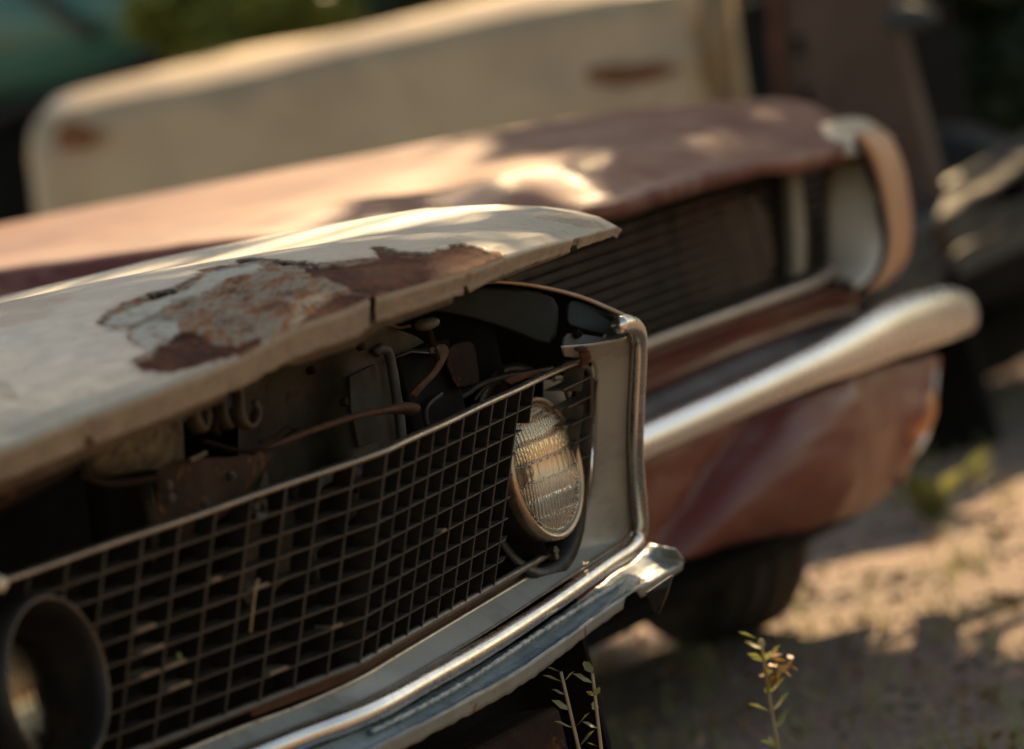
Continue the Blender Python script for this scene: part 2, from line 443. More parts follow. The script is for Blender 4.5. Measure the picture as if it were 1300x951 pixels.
ad = N.n('ShaderNodeMath', operation='MULTIPLY_ADD'); N.l(A_['damage'], ad.inputs[0]); ad.inputs[1].default_value = 1.6; ad.inputs[2].default_value = .12
N.l(ad.outputs[0], hb.inputs[1]); bump(N, hb.outputs[0], .7, .003)
HOODMAT = N.m
ho = link('hood', hood(), HOODMAT, CAR, True)
q = ho.modifiers.new('s', 'SOLIDIFY'); q.thickness = .0016; q.offset = -1
ho['label'] = 'white hood standing slightly open, filler cracked off over red rust'
# inner frame flange behind the lip and hood underframe
m_ = MB(); top = []; bot = []; mid = []
X = HX0 + .03
while X < HX1 - .06:
    y0 = yf(X) + .012; z0 = interp(ztab, X)
    px = pj((X, y0, z0))[0]
    hh = interp([(0, 47), (300, 40), (440, 46), (470, 38), (560, 33), (650, 25), (760, 12)], px) / 1040
    if int((X + 5) * 9) % 4 == 0: hh -= .007
    top.append(Vector((X, y0, z0 - .004))); bot.append(Vector((X, y0, z0 - hh))); mid.append(Vector((X, y0 + .12, z0 - hh * .8)))
    X += .012
m_.grid([top, bot, mid]); m_.build('hood_frame', DULLSTEEL, CAR, True, solid=.0015)

# --- grille mesh: slats and thin bars, torn beside the far headlight
DEP = .026
BZC = qy(67, 868, -.09); BZR = .083
BK = Vector((0, 0, math.sin(rad(9))))
def bkd(n):
    h_ = Vector((-n.x, -n.y, 0)).normalized() * math.cos(rad(9)); return (h_ + BK) * DEP
def inbez(p): return math.hypot(p.x - BZC.x, p.z - BZC.z) < BZR * 1.06 or p.x < BZC.x - BZR * .5
def gb(mb, s0, s1, t, dz=.0019, depf=0., k=1):
    """horizontal slat between s0 and s1 at height t"""
    if s0 * s1 < 0: gb(mb, s0, 0, t, dz, depf); gb(mb, 0, s1, t, dz, depf); return
    n = NR if (s0 + s1) > 0 else NL
    a = gv(s0, t); b = gv(s1, t)
    vd = VD.normalized() * dz
    mb.box(a - vd / 2 + n * depf, b - a, vd, bkd(n) * .94)
def gvb(mb, s, t0, t1, w=.0013, edges=None):
    n = NR if s > 0 else (NL if s < 0 else (NR + NL).normalized())
    u = UR if s >= 0 else -UL
    a = gv(s, t0); b = gv(s, t1)
    mb.box(a - u * w / 2 - n * .0004, u * w, b - a, bkd(n))
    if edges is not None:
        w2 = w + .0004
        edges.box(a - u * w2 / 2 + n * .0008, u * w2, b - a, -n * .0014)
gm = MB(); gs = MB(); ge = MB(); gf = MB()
rows = [i / NROW for i in range(NROW + 1)]
LEND = -.93
far_cols = [CW * k for k in range(0, 30)]
SE = solve_s(752, .12)                         # far end of the mesh
def torn_s(t):
    return solve_s(interp([(0, 684), (.12, 682), (.2, 681), (.23, 657), (.45, 651), (.62, 646), (.85, 640), (1, 636)], t), t)
kmax = {}
for ri in range(1, NROW):
    t = rows[ri]
    s1 = torn_s(t); stub = [0, 0, .010, .035, .030, .026, .028, .045, .050, .02][ri]
    step = CWL / 6; k = 0
    while k < 90:
        if inbez(gv(-step * (k + 1), t)): break
        k += 1
    gb(gs, -step * k, 0, t); gb(gs, 0, s1, t)
    if stub:                                   # snapped slat end, tapering
        a = gv(s1, t); b = gv(s1 + stub, t + .01); d = VD.normalized() * .0009
        gs.add([a - d, a + d, a + bkd(NR) - d, a + bkd(NR) + d, b + bkd(NR) * .45], [(0, 1, 3, 2), (0, 4, 1), (1, 4, 3), (3, 4, 2), (2, 4, 0)])
    if ri <= 7:                                # fragments at the far side of the headlight
        s2 = solve_s([0, 716, 722, 727, 730, 733, 735, 735][ri], t)
        e2 = solve_s([0, 751, 751, 750, 749, 747, 744, 738][ri], t)
        gb(gf, s2, e2, t, .0022)
for k in range(0, 14):
    s = CW * k
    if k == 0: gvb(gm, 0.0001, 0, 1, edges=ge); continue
    tt = [t for t in [i / 40 for i in range(41)] if torn_s(t) >= s - .002]
    if not tt: continue
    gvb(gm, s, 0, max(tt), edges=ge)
s = solve_s(740.5, .1); gvb(gf, s, 0, .165)
for px_ in (748, 733): gvb(gf, solve_s(px_, .5), .14 if px_ > 740 else .25, .78)
for k in range(1, 16):
    s = -CWL * k
    run = None
    for i in range(37):
        bad = inbez(gv(s, i / 36)) or i == 36
        if not bad and run is None: run = i
        if bad and run is not None:
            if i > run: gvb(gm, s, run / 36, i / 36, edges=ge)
            run = None
BARBLACK = mat('shade_black_mesh', (.012, .011, .010), (.02, .017, .014), rough=.55, nscale=25, spec=.12, bmp=.1)  # shaded bar sides painted black; lit, worn front edges and slats painted paler
gr = gm.build('grille', BARBLACK, CAR)
gr['label'] = 'black mesh grille torn open beside the headlight'
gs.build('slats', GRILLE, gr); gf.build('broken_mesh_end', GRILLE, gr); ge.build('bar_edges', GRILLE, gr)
for (px_, ri, L_) in ((172, 4, .030), (181, 5, .032), (208, 6, .034), (214, 7, .034), (178, 6, .030), (320, 4, .026), (342, 8, .030), (268, 3, .014), (420, 7, .018), (560, 5, .014)):
    s_ = solve_s(px_, rows[ri]); mm = MB(); gb(mm, s_, s_ + L_, rows[ri] - .012, .0035, .0012)
    mm.build('bare_metal_scuff', mat('scuffed_bare_metal', (.30, .25, .18), (.20, .165, .12), rough=.45, metal=.4, nscale=40, rust=.1), gr)
# rims of the mesh
fm = MB()
def railpts(t, s0, s1, n=40, off=0, dv=0): return [gv(lerp(s0, s1, i / n), t, off) + Vector((0, 0, dv)) for i in range(n + 1)]
tp = [gv(-.93 + (SE + .93) * i / 80, 0) + Vector((0, .006, .002 - .0004 * math.sin(i * .5))) for i in range(81)]
fm.tube(tp, .0075, 8, (1.3, .55))
fr = fm.build('grille_rim', mat('grille_rim_metal', (.36, .30, .22), (.26, .22, .17), rough=.3, metal=.75, nscale=20, rust=.06, bmp=.12), CAR, True)
fm = MB()
SB = solve_s(700, 1)
fm.tube([gv(-.93 + (SB + .93) * i / 80, 1.0) + Vector((0, .004, -.001)) for i in range(81)], .005, 8)
# curved far end of the mesh
endpx = [(742, 463.5), (749, 466), (753, 474), (754, 500), (753, 540), (751, 580), (748, 615), (741, 650), (730, 678), (716, 697), (700, 709)]
fm.tube(dense([qg(*p) + Vector((0, .004, 0)) for p in endpx], .01), .0035, 8)
fm.build('grille_edge', GRILLE, CAR, True)
# second bar below the mesh with rust
m_ = MB()
A = [qg(*p, -.0) + Vector((0, .012, 0)) for p in [(330, 893), (456, 848), (560, 785), (640, 740), (700, 712)]]
B = [qg(*p, -.0) + Vector((0, .012, 0)) for p in [(330, 908), (456, 862), (560, 801), (640, 753), (700, 722)]]
m_.grid(loft(A, B, 40, 2)); m_.build('grille_lower_bar', ORANGERUST, CAR, solid=.003)

# --- recess panels (grey) around the grille
IN = [(716, 452), (738, 455), (750, 460), (755, 470), (756, 500), (755, 540), (753, 580), (750, 615), (743, 650), (732, 680), (717, 702), (692, 719), (640, 750), (560, 798), (500, 834), (455, 861), (380, 895), (300, 925), (200, 966)]
OUT = [(712, 440), (750, 437), (785, 431), (798, 429), (801, 440), (800, 480), (798, 530), (797, 570), (800, 620), (804, 655), (802, 675), (790, 690), (742, 722), (660, 775), (581, 826), (510, 872), (440, 908), (350, 945), (250, 985)]
IN3 = [qg(*p, -.004) for p in IN]; OUT3 = [qg(*p, .036 if i > 1 else (.012, .025)[i]) for i, p in enumerate(OUT)]
rows = []
for j in range(9):
    t = j / 8; rr = []
    for a, b in zip(IN3, OUT3):
        p = a.lerp(b, t); p.z += .006 * math.sin(t * math.pi) * 0
        rr.append(p)
    rows.append(dense(rr, .01)[:])
n = min(len(r) for r in rows)
rows = [resample(r, 160) for r in rows]
m_ = MB(); m_.grid(rows); sp = m_.build('grille_surround', GREYPAINT, CAR, True, solid=.002)
# folded edge on the lower panel, its lit brightness painted into the colour
m_ = MB(); m_.tube(dense([qg(p[0] + 1, p[1] + 1, -.002) for p in IN[10:]], .01), .0028, 6)
m_.build('surround_edge', mat('lit_edge_metal', (.55, .48, .36), (.42, .34, .24), rough=.35, metal=.6, nscale=40, rust=.2), CAR, True)
# small clip at the lower corner of the mesh
m_ = MB(); c0 = qg(703, 695, .004)
m_.box(c0, (.012, .002, 0), (0, 0, -.016), (0, .01, 0)); m_.tube([qg(706, 699, .01), qg(706, 699, .0) + Vector((0, .01, 0))], .004, 8)
m_.build('mesh_clip', DULLSTEEL, CAR, bevel=.0008)

# --- chrome moulding round the opening
CH = [(786, 413), (797, 411), (806, 415), (811, 425), (811.5, 445), (810, 480), (808, 520), (807, 560), (808.5, 600), (811.5, 640), (813, 665), (810, 683), (798, 699), (770, 718), (700, 768), (620, 820), (540, 866), (470, 904), (380, 938), (250, 990)]
cp = dense([qg(*p, .046) for p in CH], .008)
m_ = MB(); rr_ = [lerp(.0108, .0125, sst(90, 130, i)) + .0005 * ns(i * .13) for i in range(len(cp))]
m_.tube(cp, rr_, 14, (1.0, .95), refup=(0, 1, .3)); m_.build('chrome_trim', CHROME, CAR, True)
m_ = MB(); GL = [(796, 427), (800.5, 432), (801, 445), (799.5, 480), (797.5, 520), (796.5, 560), (798, 600), (801.5, 640), (802.5, 662), (799, 676), (788, 688), (760, 706), (690, 754), (610, 806), (530, 853), (460, 890), (370, 925), (240, 975)]
m_.tube(dense([qg(*p, .040) for p in GL], .008), .0017, 6); m_.build('inner_bead', DULLSTEEL, CAR, True)

# --- nose corner: fender top line, header panels, plate with bolt
FT = [(500, 372, .10), (560, 362, .04), (610, 357, .0), (660, 360, -.035), (712, 370, -.055), (750, 382, -.075), (786, 398, -.098), (800, 405, -.108)]
FT3 = [qy(*p) for p in FT]
print('fender line', [tuple(round(c, 3) for c in p) for p in FT3])
# fender skin: from that crest outward and down to the hidden far side
m_ = MB(); rows = []
D3 = dense(FT3, .012)
for j in range(13):
    t = j / 12; row = []
    for p in D3:
        k = math.sin(t * math.pi / 2); dx = (.235 - p.x) * k; dz = .30 * (1 - math.cos(t * math.pi / 2)) ** 1.5
        row.append(Vector((p.x + dx, p.y + .95 * dx + .30 * dz + .004 * k, p.z + .012 * math.sin(min(1, t * 1.6) * math.pi) * sst(-.10, .0, p.y) - dz)))
    rows.append(row)
m_.grid(rows)
fo = m_.build('fender', BLUEWHITE, CAR, True, solid=.0015)
m_ = MB(); m_.grid([[p + Vector((-.005, .007, -.006)) for p in r] for r in rows]); m_.build('fender_shade_skin', DARKIN, CAR, True)  # black sheet added to keep the fender's inside dark, where only shade falls
# fender crest edge, its sunlit orange painted into the colour
m_ = MB(); m_.tube(dense(FT3, .01), .0028, 8); m_.build('fender_edge', mat('lit_edge_metal2', (.50, .36, .24), (.38, .24, .15), rough=.35, metal=.5, nscale=40, rust=.15), CAR, True)
# main fender body back along the far side, with a bulged crown
rows = []
for i in range(40):
    y = lerp(.24, 1.5, i / 39); row = []
    for j in range(17):
        a = j / 16 * math.pi / 2
        x = .06 + .20 * math.sin(a) ** .8; z = .895 + .022 * math.exp(-((y - .12) / .2) ** 2) * 0 - .0 + .02 * sst(0, .5, y) - (.42 * (1 - math.cos(a)) ** 1.3)
        row.append(Vector((x, y, z)))
    rows.append(row)
m_ = MB(); m_.grid(rows); m_.build('fender_side', BLUEWHITE, CAR, True, solid=.0015)
def sheet(name, grid_px, m, parent, solid=.002, sub=2, smooth=True):
    mm = MB(); mm.grid([[qy(*p) for p in r] for r in grid_px]); return mm.build(name, m, parent, smooth, solid=solid, sub=sub)
m_ = MB(); m_.grid([[p + Vector((.022, .022, -.004 - .34 * j / 6)) for p in D3 if p.y > -.012] for j in range(7)]); m_.build('fender_shade_sheet', DARKIN, CAR, True, solid=.002)  # second black sheet, stands for the shade behind the header
# dark header panels facing the opening
def panel(name, pts, m, parent, off=(0, .003, 0), bevel=.0008):
    mm = MB(); mm.plate([qy(*p) if len(p) == 3 else p for p in pts], off); return mm.build(name, m, parent, bevel=bevel)
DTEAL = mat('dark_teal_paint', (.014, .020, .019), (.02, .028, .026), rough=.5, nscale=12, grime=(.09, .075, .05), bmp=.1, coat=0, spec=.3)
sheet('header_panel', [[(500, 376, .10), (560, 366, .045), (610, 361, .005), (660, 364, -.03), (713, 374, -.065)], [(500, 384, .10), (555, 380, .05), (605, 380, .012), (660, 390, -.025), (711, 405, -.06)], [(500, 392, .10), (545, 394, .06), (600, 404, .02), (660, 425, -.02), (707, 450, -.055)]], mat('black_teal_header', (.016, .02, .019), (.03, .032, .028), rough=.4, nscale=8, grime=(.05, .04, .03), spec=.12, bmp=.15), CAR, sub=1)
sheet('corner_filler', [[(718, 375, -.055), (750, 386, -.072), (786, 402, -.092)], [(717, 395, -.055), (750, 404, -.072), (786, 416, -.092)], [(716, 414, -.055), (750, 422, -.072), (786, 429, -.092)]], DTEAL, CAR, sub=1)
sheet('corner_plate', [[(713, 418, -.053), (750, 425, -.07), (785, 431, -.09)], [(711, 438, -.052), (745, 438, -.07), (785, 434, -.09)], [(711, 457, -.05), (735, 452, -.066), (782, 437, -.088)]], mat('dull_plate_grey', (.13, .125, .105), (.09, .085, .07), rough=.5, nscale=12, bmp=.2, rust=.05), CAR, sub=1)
for (px, py, yy, r_) in ((733, 424, -.066, .006), (675, 390, -.03, .008)):
    m_ = MB()
    c_ = qy(px, py, yy); m_.tube([c_ + Vector((0, -.0035, 0)), c_ + Vector((0, .004, 0))], [r_, r_], 6)
    m_.tube([c_ + Vector((0, -.0065, 0)), c_ + Vector((0, -.002, 0))], [r_ * .5, r_ * .5], 8)
    m_.build('bolt', DARKRUST, CAR, bevel=.0006)
# mesh support strap at the top far corner
m_ = MB(); m_.tube(dense([qg(741, 462, .0), qg(744, 455, .02), qg(741, 446, .03), qg(736, 442, .02)], .004), .0045, 8, (1.6, .5)); m_.build('corner_strap', ORANGERUST, CAR, True)

# --- headlights
def headlight(px, py, yl, R_, parent, seal=True, tilt=rad(0), bucket=.0):
    c_ = qy(px, py, yl)
    ax = Vector((0, -math.cos(tilt), -math.sin(tilt)))
    ux = Vector((1, 0, 0)); uz = ux.cross(ax); uz = uz if uz.z > 0 else -uz
    def P(r, a, d): return c_ + ux * (r * math.cos(a)) + uz * (r * math.sin(a)) + ax * d
    root = MB(); rows = []
    for (r, d) in ((R_ * 1.0, .004), (R_ * 1.045, .007), (R_ * 1.085, .004), (R_ * 1.10, -.004), (R_ * 1.09, -.012)):
        rows.append([P(r, k / 72 * 2 * math.pi, d) for k in range(72)])
    root.grid(rows, True)
    hl = root.build('headlight', mat('retaining_ring_metal', (.50, .38, .27), (.36, .27, .19), rough=.3, metal=.85, nscale=22, rust=.12, bmp=.12), parent, True)
    mb = MB(); rows = []
    for (r, d) in ((R_ * 1.09, -.010), (R_ * 1.12, -.03), (R_ * 1.0, -.075), (R_ * .6, -.12), (.001, -.125)):
        rows.append([P(r, k / 48 * 2 * math.pi, d) for k in range(48)])
    mb.grid(rows, True); mb.build('bucket', BLACKMETAL, hl, True)
    mb = MB(); rows = []
    for j in range(15):
        r = R_ * .985 * (1 - j / 14) + .0005; d = -.052 + .054 * (r / R_) ** 2
        rows.append([P(r, k / 64 * 2 * math.pi, d) for k in range(64)])
    mb.grid(rows, True)
    NR_ = NT('silvered_reflector') if 'silvered_reflector' not in MATS else None
    if NR_:
        NR_.b.inputs['Metallic'].default_value = 1; NR_.b.inputs['Roughness'].default_value = .42
        NR_.l(mixc(NR_, ramp(NR_, noisetex(NR_, 25, 8, .7), [(.4, 0.), (.7, 1.)]), (.97, .93, .86), (.82, .70, .54)), NR_.b.inputs['Base Color'])
        MATS['silvered_reflector'] = NR_.m
    mb.build('reflector', MATS['silvered_reflector'], hl, True)
    # bulb shield
    mb = MB(); mb.tube([P(0, 0, -.046), P(0, 0, -.02), P(0, 0, -.014)], [.010, .010, .003], 16); mb.build('bulb', CHROMEDULL, hl, True)
    # fluted glass lens
    mb = MB(); M_ = 150
    V = []; idx = {}
    for j in range(M_ + 1):
        for i in range(M_ + 1):
            x = (i / M_ * 2 - 1); z = (j / M_ * 2 - 1)
            # square to disc
            xx = x * math.sqrt(1 - z * z / 2); zz = z * math.sqrt(1 - x * x / 2)
            r2 = xx * xx + zz * zz
            d = .004 + .011 * (1 - r2)
            # flutes in blocks
            row_ = math.floor((zz + 1) * 3.4)
            lat = (xx * R_)
            pitch = .0058 if row_ % 2 == 0 else .0078
            if row_ == 3: pitch = .017
            fl = abs(math.sin(math.pi * (lat / pitch + row_ * .37)))
            amp = .0013 if abs(xx) < .93 and r2 < .88 else 0
            if row_ == 3: amp *= .8
            d -= amp * (1 - fl) 
            fz = ((zz + 1) * 3.4) % 1
            if fz < .05 and r2 < .9: d -= .0009
            V.append(c_ + ux * xx * R_ * .99 + uz * zz * R_ * .99 + ax * d)
    Fs = []
    for j in range(M_):
        for i in range(M_):
            a = j * (M_ + 1) + i; Fs.append((a, a + 1, a + M_ + 2, a + M_ + 1))
    mb.add(V, Fs)
    if 'lens_glass' not in MATS:
        G = NT('lens_glass'); G.b.inputs['Transmission Weight'].default_value = .975; G.b.inputs['Roughness'].default_value = .03
        G.b.inputs['IOR'].default_value = 1.45; G.b.inputs['Base Color'].default_value = (.97, .88, .74, 1)
        MATS['lens_glass'] = G.m
    lo_ = mb.build('lens', MATS['lens_glass'], hl, True)
    q_ = lo_.modifiers.new('s', 'SOLIDIFY'); q_.thickness = .0025; q_.offset = -1
    return hl, P
hl1, P1 = headlight(691, 595, .0, .0815, CAR)
hl1['label'] = 'exposed round headlight with fluted lens behind torn mesh'
PL = (qy(3, 905, -.005))
hl2, P2 = headlight(4, 905, -.01, .0815, CAR)
hl2['label'] = 'round headlight set deep in its black tube'
# black tube bezel of the near headlight, standing in front of the mesh
c2 = BZC
mb = MB(); rows = []
RB = BZR
prof = [(RB * .90, .085), (RB * .93, .05), (RB * .97, .008), (RB * 1.0, -.004), (RB * 1.035, -.007), (RB * 1.07, -.003), (RB * 1.09, .01), (RB * 1.10, .03), (RB * 1.09, .085), (RB * 1.06, .13)]
dvec = (P2(0, 0, 0) - c2)
for (r, d) in prof:
    cc = c2 + Vector((dvec.x * min(1, max(0, d / .1)), d, dvec.z * min(1, max(0, d / .1))))
    rows.append([cc + Vector((r * math.cos(k / 64 * 2 * math.pi), 0, r * math.sin(k / 64 * 2 * math.pi))) for k in range(64)])
mb.grid(rows, True)
bz = mb.build('headlight_bezel', BLACKMETAL, CAR, True, solid=.002)
bz['label'] = 'black round bezel tube standing out from the mesh'
mb = MB(); mb.tube([c2 + Vector((RB * 1.03 * math.cos(k / 64 * 2 * math.pi), -.0065, RB * 1.03 * math.sin(k / 64 * 2 * math.pi))) for k in range(65)], .0022, 6, cap=False)
mb.build('bezel_edge', mat('scuffed_bezel_edge', (.12, .09, .06), (.07, .055, .04), rough=.4, metal=.5, nscale=30), bz, True)
# backing shell for the far headlight
mb = MB(); rows = []
for (r, y_) in ((.135, .02), (.12, .022), (.118, .05), (.10, .11)):
    rows.append([HL + Vector((r * math.cos(k / 40 * 2 * math.pi), y_, r * math.sin(k / 40 * 2 * math.pi))) for k in range(40)])
mb.grid(rows, True); mb.build('headlight_mount', BLACKMETAL, CAR, True, solid=.002)
# teal-black upright beside the headlight with rolled edge
mb = MB(); mb.tube(dense([qy(700, 482, .015), qy(709, 480, .015), qy(717, 488, .015), qy(723, 510, .015), qy(728, 540, .015), qy(732, 570, .015)], .006), .005, 8, (1, 1)); mb.build('mount_rim', GRILLE, CAR, True)
panel('mount_plate', [(690, 482, .012), (712, 482, .012), (722, 520, .012), (724, 560, .012), (700, 545, .012), (690, 520, .012)], TEALPAINT, CAR)

# --- apron under the moulding
UPR = [(824, 690), (805, 712), (775, 732), (700, 787), (620, 838), (540, 884), (470, 920), (380, 955), (250, 1005)]
TIP = [(858, 697.5), (864, 705), (867, 714), (842, 729), (812, 745), (792, 758), (750, 787), (706, 818), (646, 858), (560, 905), (470, 950), (360, 995), (230, 1050)]
U3 = [qg(*p, .042) for p in UPR]; T3 = [qg(*p, .095) for p in TIP]
m_ = MB(); 
def bul(u, t): return Vector((0, 0, -.011 * math.sin(t * math.pi) * sst(.02, .2, u) + .0014 * fbm(u * 3, t * 3, 1, 5)))
rowsA = loft(dense(U3, .01), dense(T3, .004), 160, 14, bul)
m_.grid(rowsA)
m_.build('front_apron', BLUEWHITE, CAR, True, solid=.002)
LOW = [(867, 720), (866.5, 722), (841, 738), (821, 751), (820, 749), (801, 757), (794, 768), (750, 801), (695, 837), (649, 862), (560, 922), (470, 968), (360, 1012), (230, 1066)]
m_ = MB(); A = dense(T3[2:], .006)
def lowd(px): return interp([(230, 18), (560, 18), (649, 20), (695, 19), (750, 15), (791, 14), (794, 3), (806, 2.5), (811, 4), (813, 15), (836, 15), (842, 12), (868, 9)], px) / 1040
rows = []
for k in range(5):
    rows.append([p + Vector((0, .001 * k, -lowd(pj(p)[0] ) * k / 4 * (1 + .10 * ns(i * .21)))) for i, p in enumerate(A)])
m_.grid(rows)
m_.build('apron_lip', mat('chipped_apron_lip', (.22, .23, .20), (.16, .16, .135), rough=.45, nscale=14, rust=.26, rustcol=(.22, .10, .045), bmp=.3), CAR, True, solid=.002)
# ragged weld bead / gathered metal seam
WB = [(796, 734), (761, 755), (728, 776), (684, 804), (651, 826), (600, 860), (540, 895), (470, 930)]
wp = dense([qg(*p, .060) for p in WB], .003)
random.seed(3); wr = [max(.0012, (.0030 + .0016 * ns(i * .32) + .0008 * random.random()) * sst(0, 16, i)) for i in range(len(wp))]
wp = [p + Vector((0, 0, .0015 * ns(i * .27, 4))) for i, p in enumerate(wp)]
m_ = MB(); m_.tube(wp, wr, 8); m_.build('apron_seam', mat('flaking_seam', (.50, .50, .46), (.12, .16, .18), rough=.35, nscale=60, bmp=.6, bdist=.003), CAR, True)
# hanging bracket and stay
panel('apron_bracket', [(852, 731, -.075), (848, 745, -.075), (836, 778, -.05), (832, 776, -.05), (822, 752, -.06)], BLACKMETAL, CAR)
m_ = MB(); m_.tube([qy(853, 731, -.077), qy(846, 756, -.065), qy(836, 779, -.052)], .0016, 6); m_.build('bracket_edge', DULLSTEEL, CAR, True)

# --- things behind the grille
# radiator support panel with stamped ridge

sheet('radiator_support', [
    [(300, 445, .05), (345, 425, .05), (400, 420, .03), (430, 418, .01), (456, 413, .0), (490, 414, .0), (512, 420, .01), (540, 430, .05)],
    [(300, 470, .05), (345, 452, .07), (400, 440, .04), (432, 436, .012), (456, 424, .0), (490, 428, .0), (515, 434, .01), (545, 450, .05)],
    [(300, 530, .07), (345, 520, .10), (395, 500, .07), (430, 490, .01), (450, 480, .0), (480, 476, .0), (508, 480, .03), (545, 500, .08)],
    [(300, 640, .07), (345, 640, .10), (402, 600, .07), (438, 575, .01), (460, 560, .0), (490, 555, .0), (515, 556, .03), (550, 560, .08)],
    [(300, 800, .07), (345, 760, .10), (410, 700, .07), (446, 660, .01), (466, 650, .0), (496, 640, .0), (520, 630, .03), (555, 620, .08)]], SUPPORT, CAR)
m_ = MB(); m_.tube(dense([qy(453, 414, -.004), qy(470, 410, -.008), (qy(490, 411, -.008)), qy(505, 416, -.006), qy(520, 414, -.002)], .004), .0022, 6)
m_.build('support_rim', ORANGERUST, CAR, True)  # rust orange stands in for the lit top edge of the support
panel('stamped_plate', [(444, 478, -.006), (476, 462, -.008), (488, 520, -.008), (486, 556, -.008), (456, 568, -.006), (446, 520, -.006)], mat('grimy_plate', (.035, .03, .023), (.02, .017, .013), rough=.7, nscale=14, rust=.15, bmp=.3, spec=.2), CAR, off=(0, .004, 0))
m_ = MB(); m_.tube(dense([qy(476, 448, -.01), qy(482, 442, -.012), qy(490, 444, -.012), qy(496, 458, -.01), qy(506, 520, -.004), qy(512, 575, .0)], .008), .0062, 10)
m_.build('conduit', mat('old_grey_hose', (.05, .054, .05), (.03, .032, .03), rough=.55, nscale=20, bmp=.3), CAR, True)
m_ = MB(); o_ = qy(505, 452, .0)
m_.box(o_, Vector((.13, .0, 0)), Vector((0, 0, -.19)), Vector((0, .10, 0))); m_.build('battery_box', DARKIN, CAR, bevel=.004)
sheet('box_lid', [[(500, 452, -.002), (520, 444, -.002), (550, 446, -.002), (556, 449, -.002)], [(500, 455, -.01), (522, 447, -.01), (550, 449, -.01), (556, 451, -.01)]], DULLSTEEL, CAR, sub=0)
# rubber bump stop on its threaded post with bent bracket
m_ = MB(); cst = qy(542, 411, -.03)
rows = []
for (r, z) in ((.001, .0065), (.009, .006), (.0145, .003), (.0155, -.001), (.013, -.005), (.005, -.0075)):
    rows.append([cst + Vector((r * math.cos(k / 24 * 2 * math.pi), r * math.sin(k / 24 * 2 * math.pi), z)) for k in range(24)])
m_.grid(rows, True)
bs = m_.build('hood_stop', mat('dusty_rubber_stop', (.12, .115, .085), (.07, .068, .052), rough=.6, nscale=30), CAR, True)
m_ = MB(); m_.tube([cst + Vector((0, 0, -.006)), cst + Vector((.001, 0, -.02)), cst + Vector((.004, .0, -.045))], [.0042, .0038, .004], 10); 
for k in range(6): m_.tube([cst + Vector((.001, 0, -.012 - k * .005)), cst + Vector((.001, 0, -.014 - k * .005))], .0052, 10)
m_.build('stop_post', DARKRUST, bs, True)
m_ = MB()
A = dense([qy(*p) for p in [(545, 442, -.032), (562, 437, -.03), (569, 447, -.03), (556, 472, -.03), (536, 494, -.03), (526, 506, -.025)]], .005)
B = dense([qy(*p) for p in [(546, 450, -.032), (556, 447, -.03), (558, 452, -.03), (547, 472, -.03), (529, 490, -.03), (520, 500, -.025)]], .005)
m_.grid(loft(A, B, 30, 2)); m_.build('stop_bracket', ORANGERUST, CAR, True, solid=.003)
# latch release lever
m_ = MB()
lv = dense([qy(*p) for p in [(322, 576, -.05), (350, 564, -.055), (400, 545, -.06), (450, 529, -.06), (490, 521, -.06), (510, 518, -.06), (522, 520, -.06)]], .006)
m_.tube(lv, [lerp(.0062, .0078, i / len(lv)) if i < len(lv) - 8 else .0078 + .0050 * math.sin((i - len(lv) + 9) / 8 * 1.7) for i in range(len(lv))], 12, (.55, 1), refup=(0, 1, 0))
m_.build('latch_lever', ORANGERUST, CAR, True)
m_ = MB(); m_.tube(dense([qy(*p) for p in [(258, 560, -.05), (300, 572, -.05), (340, 570, -.055), (362, 556, -.055), (378, 546, -.055)]], .006), .0055, 8, (.4, 1), refup=(0, 1, 0))
m_.tube(dense([qy(*p) for p in [(330, 561, -.05), (352, 552, -.05), (366, 543, -.05), (376, 546, -.05)]], .004), .0022, 6)
m_.build('latch_spring_arm', DARKRUST, CAR, True)
# hooks hanging from the hood
def hook(pts, w, name, m, dy=-.10):
    w = w * 1.25
    mm = MB(); P_ = dense([qy(x, y, dy) for x, y in pts], .003)
    L_ = len(P_); mm.tube(P_, [w * (1 if i < L_ * .8 else 1 - .6 * (i - L_ * .8) / (L_ * .2)) for i in range(L_)], 10, (.45, 1), refup=(0, 1, 0)); return mm.build(name, m, CAR, True)
HOOKM = mat('dark_worn_steel', (.075, .062, .045), (.04, .03, .022), rough=.5, metal=.3, nscale=30, rust=.2, bmp=.2)
hook([(298, 478), (301, 500), (303, 522), (308, 538), (316, 542), (323, 532), (325, 518), (322, 508)], .0065, 'hood_hook', HOOKM)
hook([(280, 490), (281, 510), (284, 530), (290, 542), (294, 534), (293, 518)], .006, 'latch_hook', HOOKM, -.085)
hook([(243, 500), (244, 520), (248, 538), (255, 546), (259, 532), (259, 512)], .0075, 'latch_pin', HOOKM, -.085)
hook([(268, 490), (270, 515), (272, 545), (278, 550)], .0055, 'latch_guide', DARKRUST, -.075)
panel('hook_plate', [(236, 495, -.07), (330, 455, -.07), (325, 480, -.07), (270, 505, -.07), (240, 520, -.07)], DARKRUST, CAR)
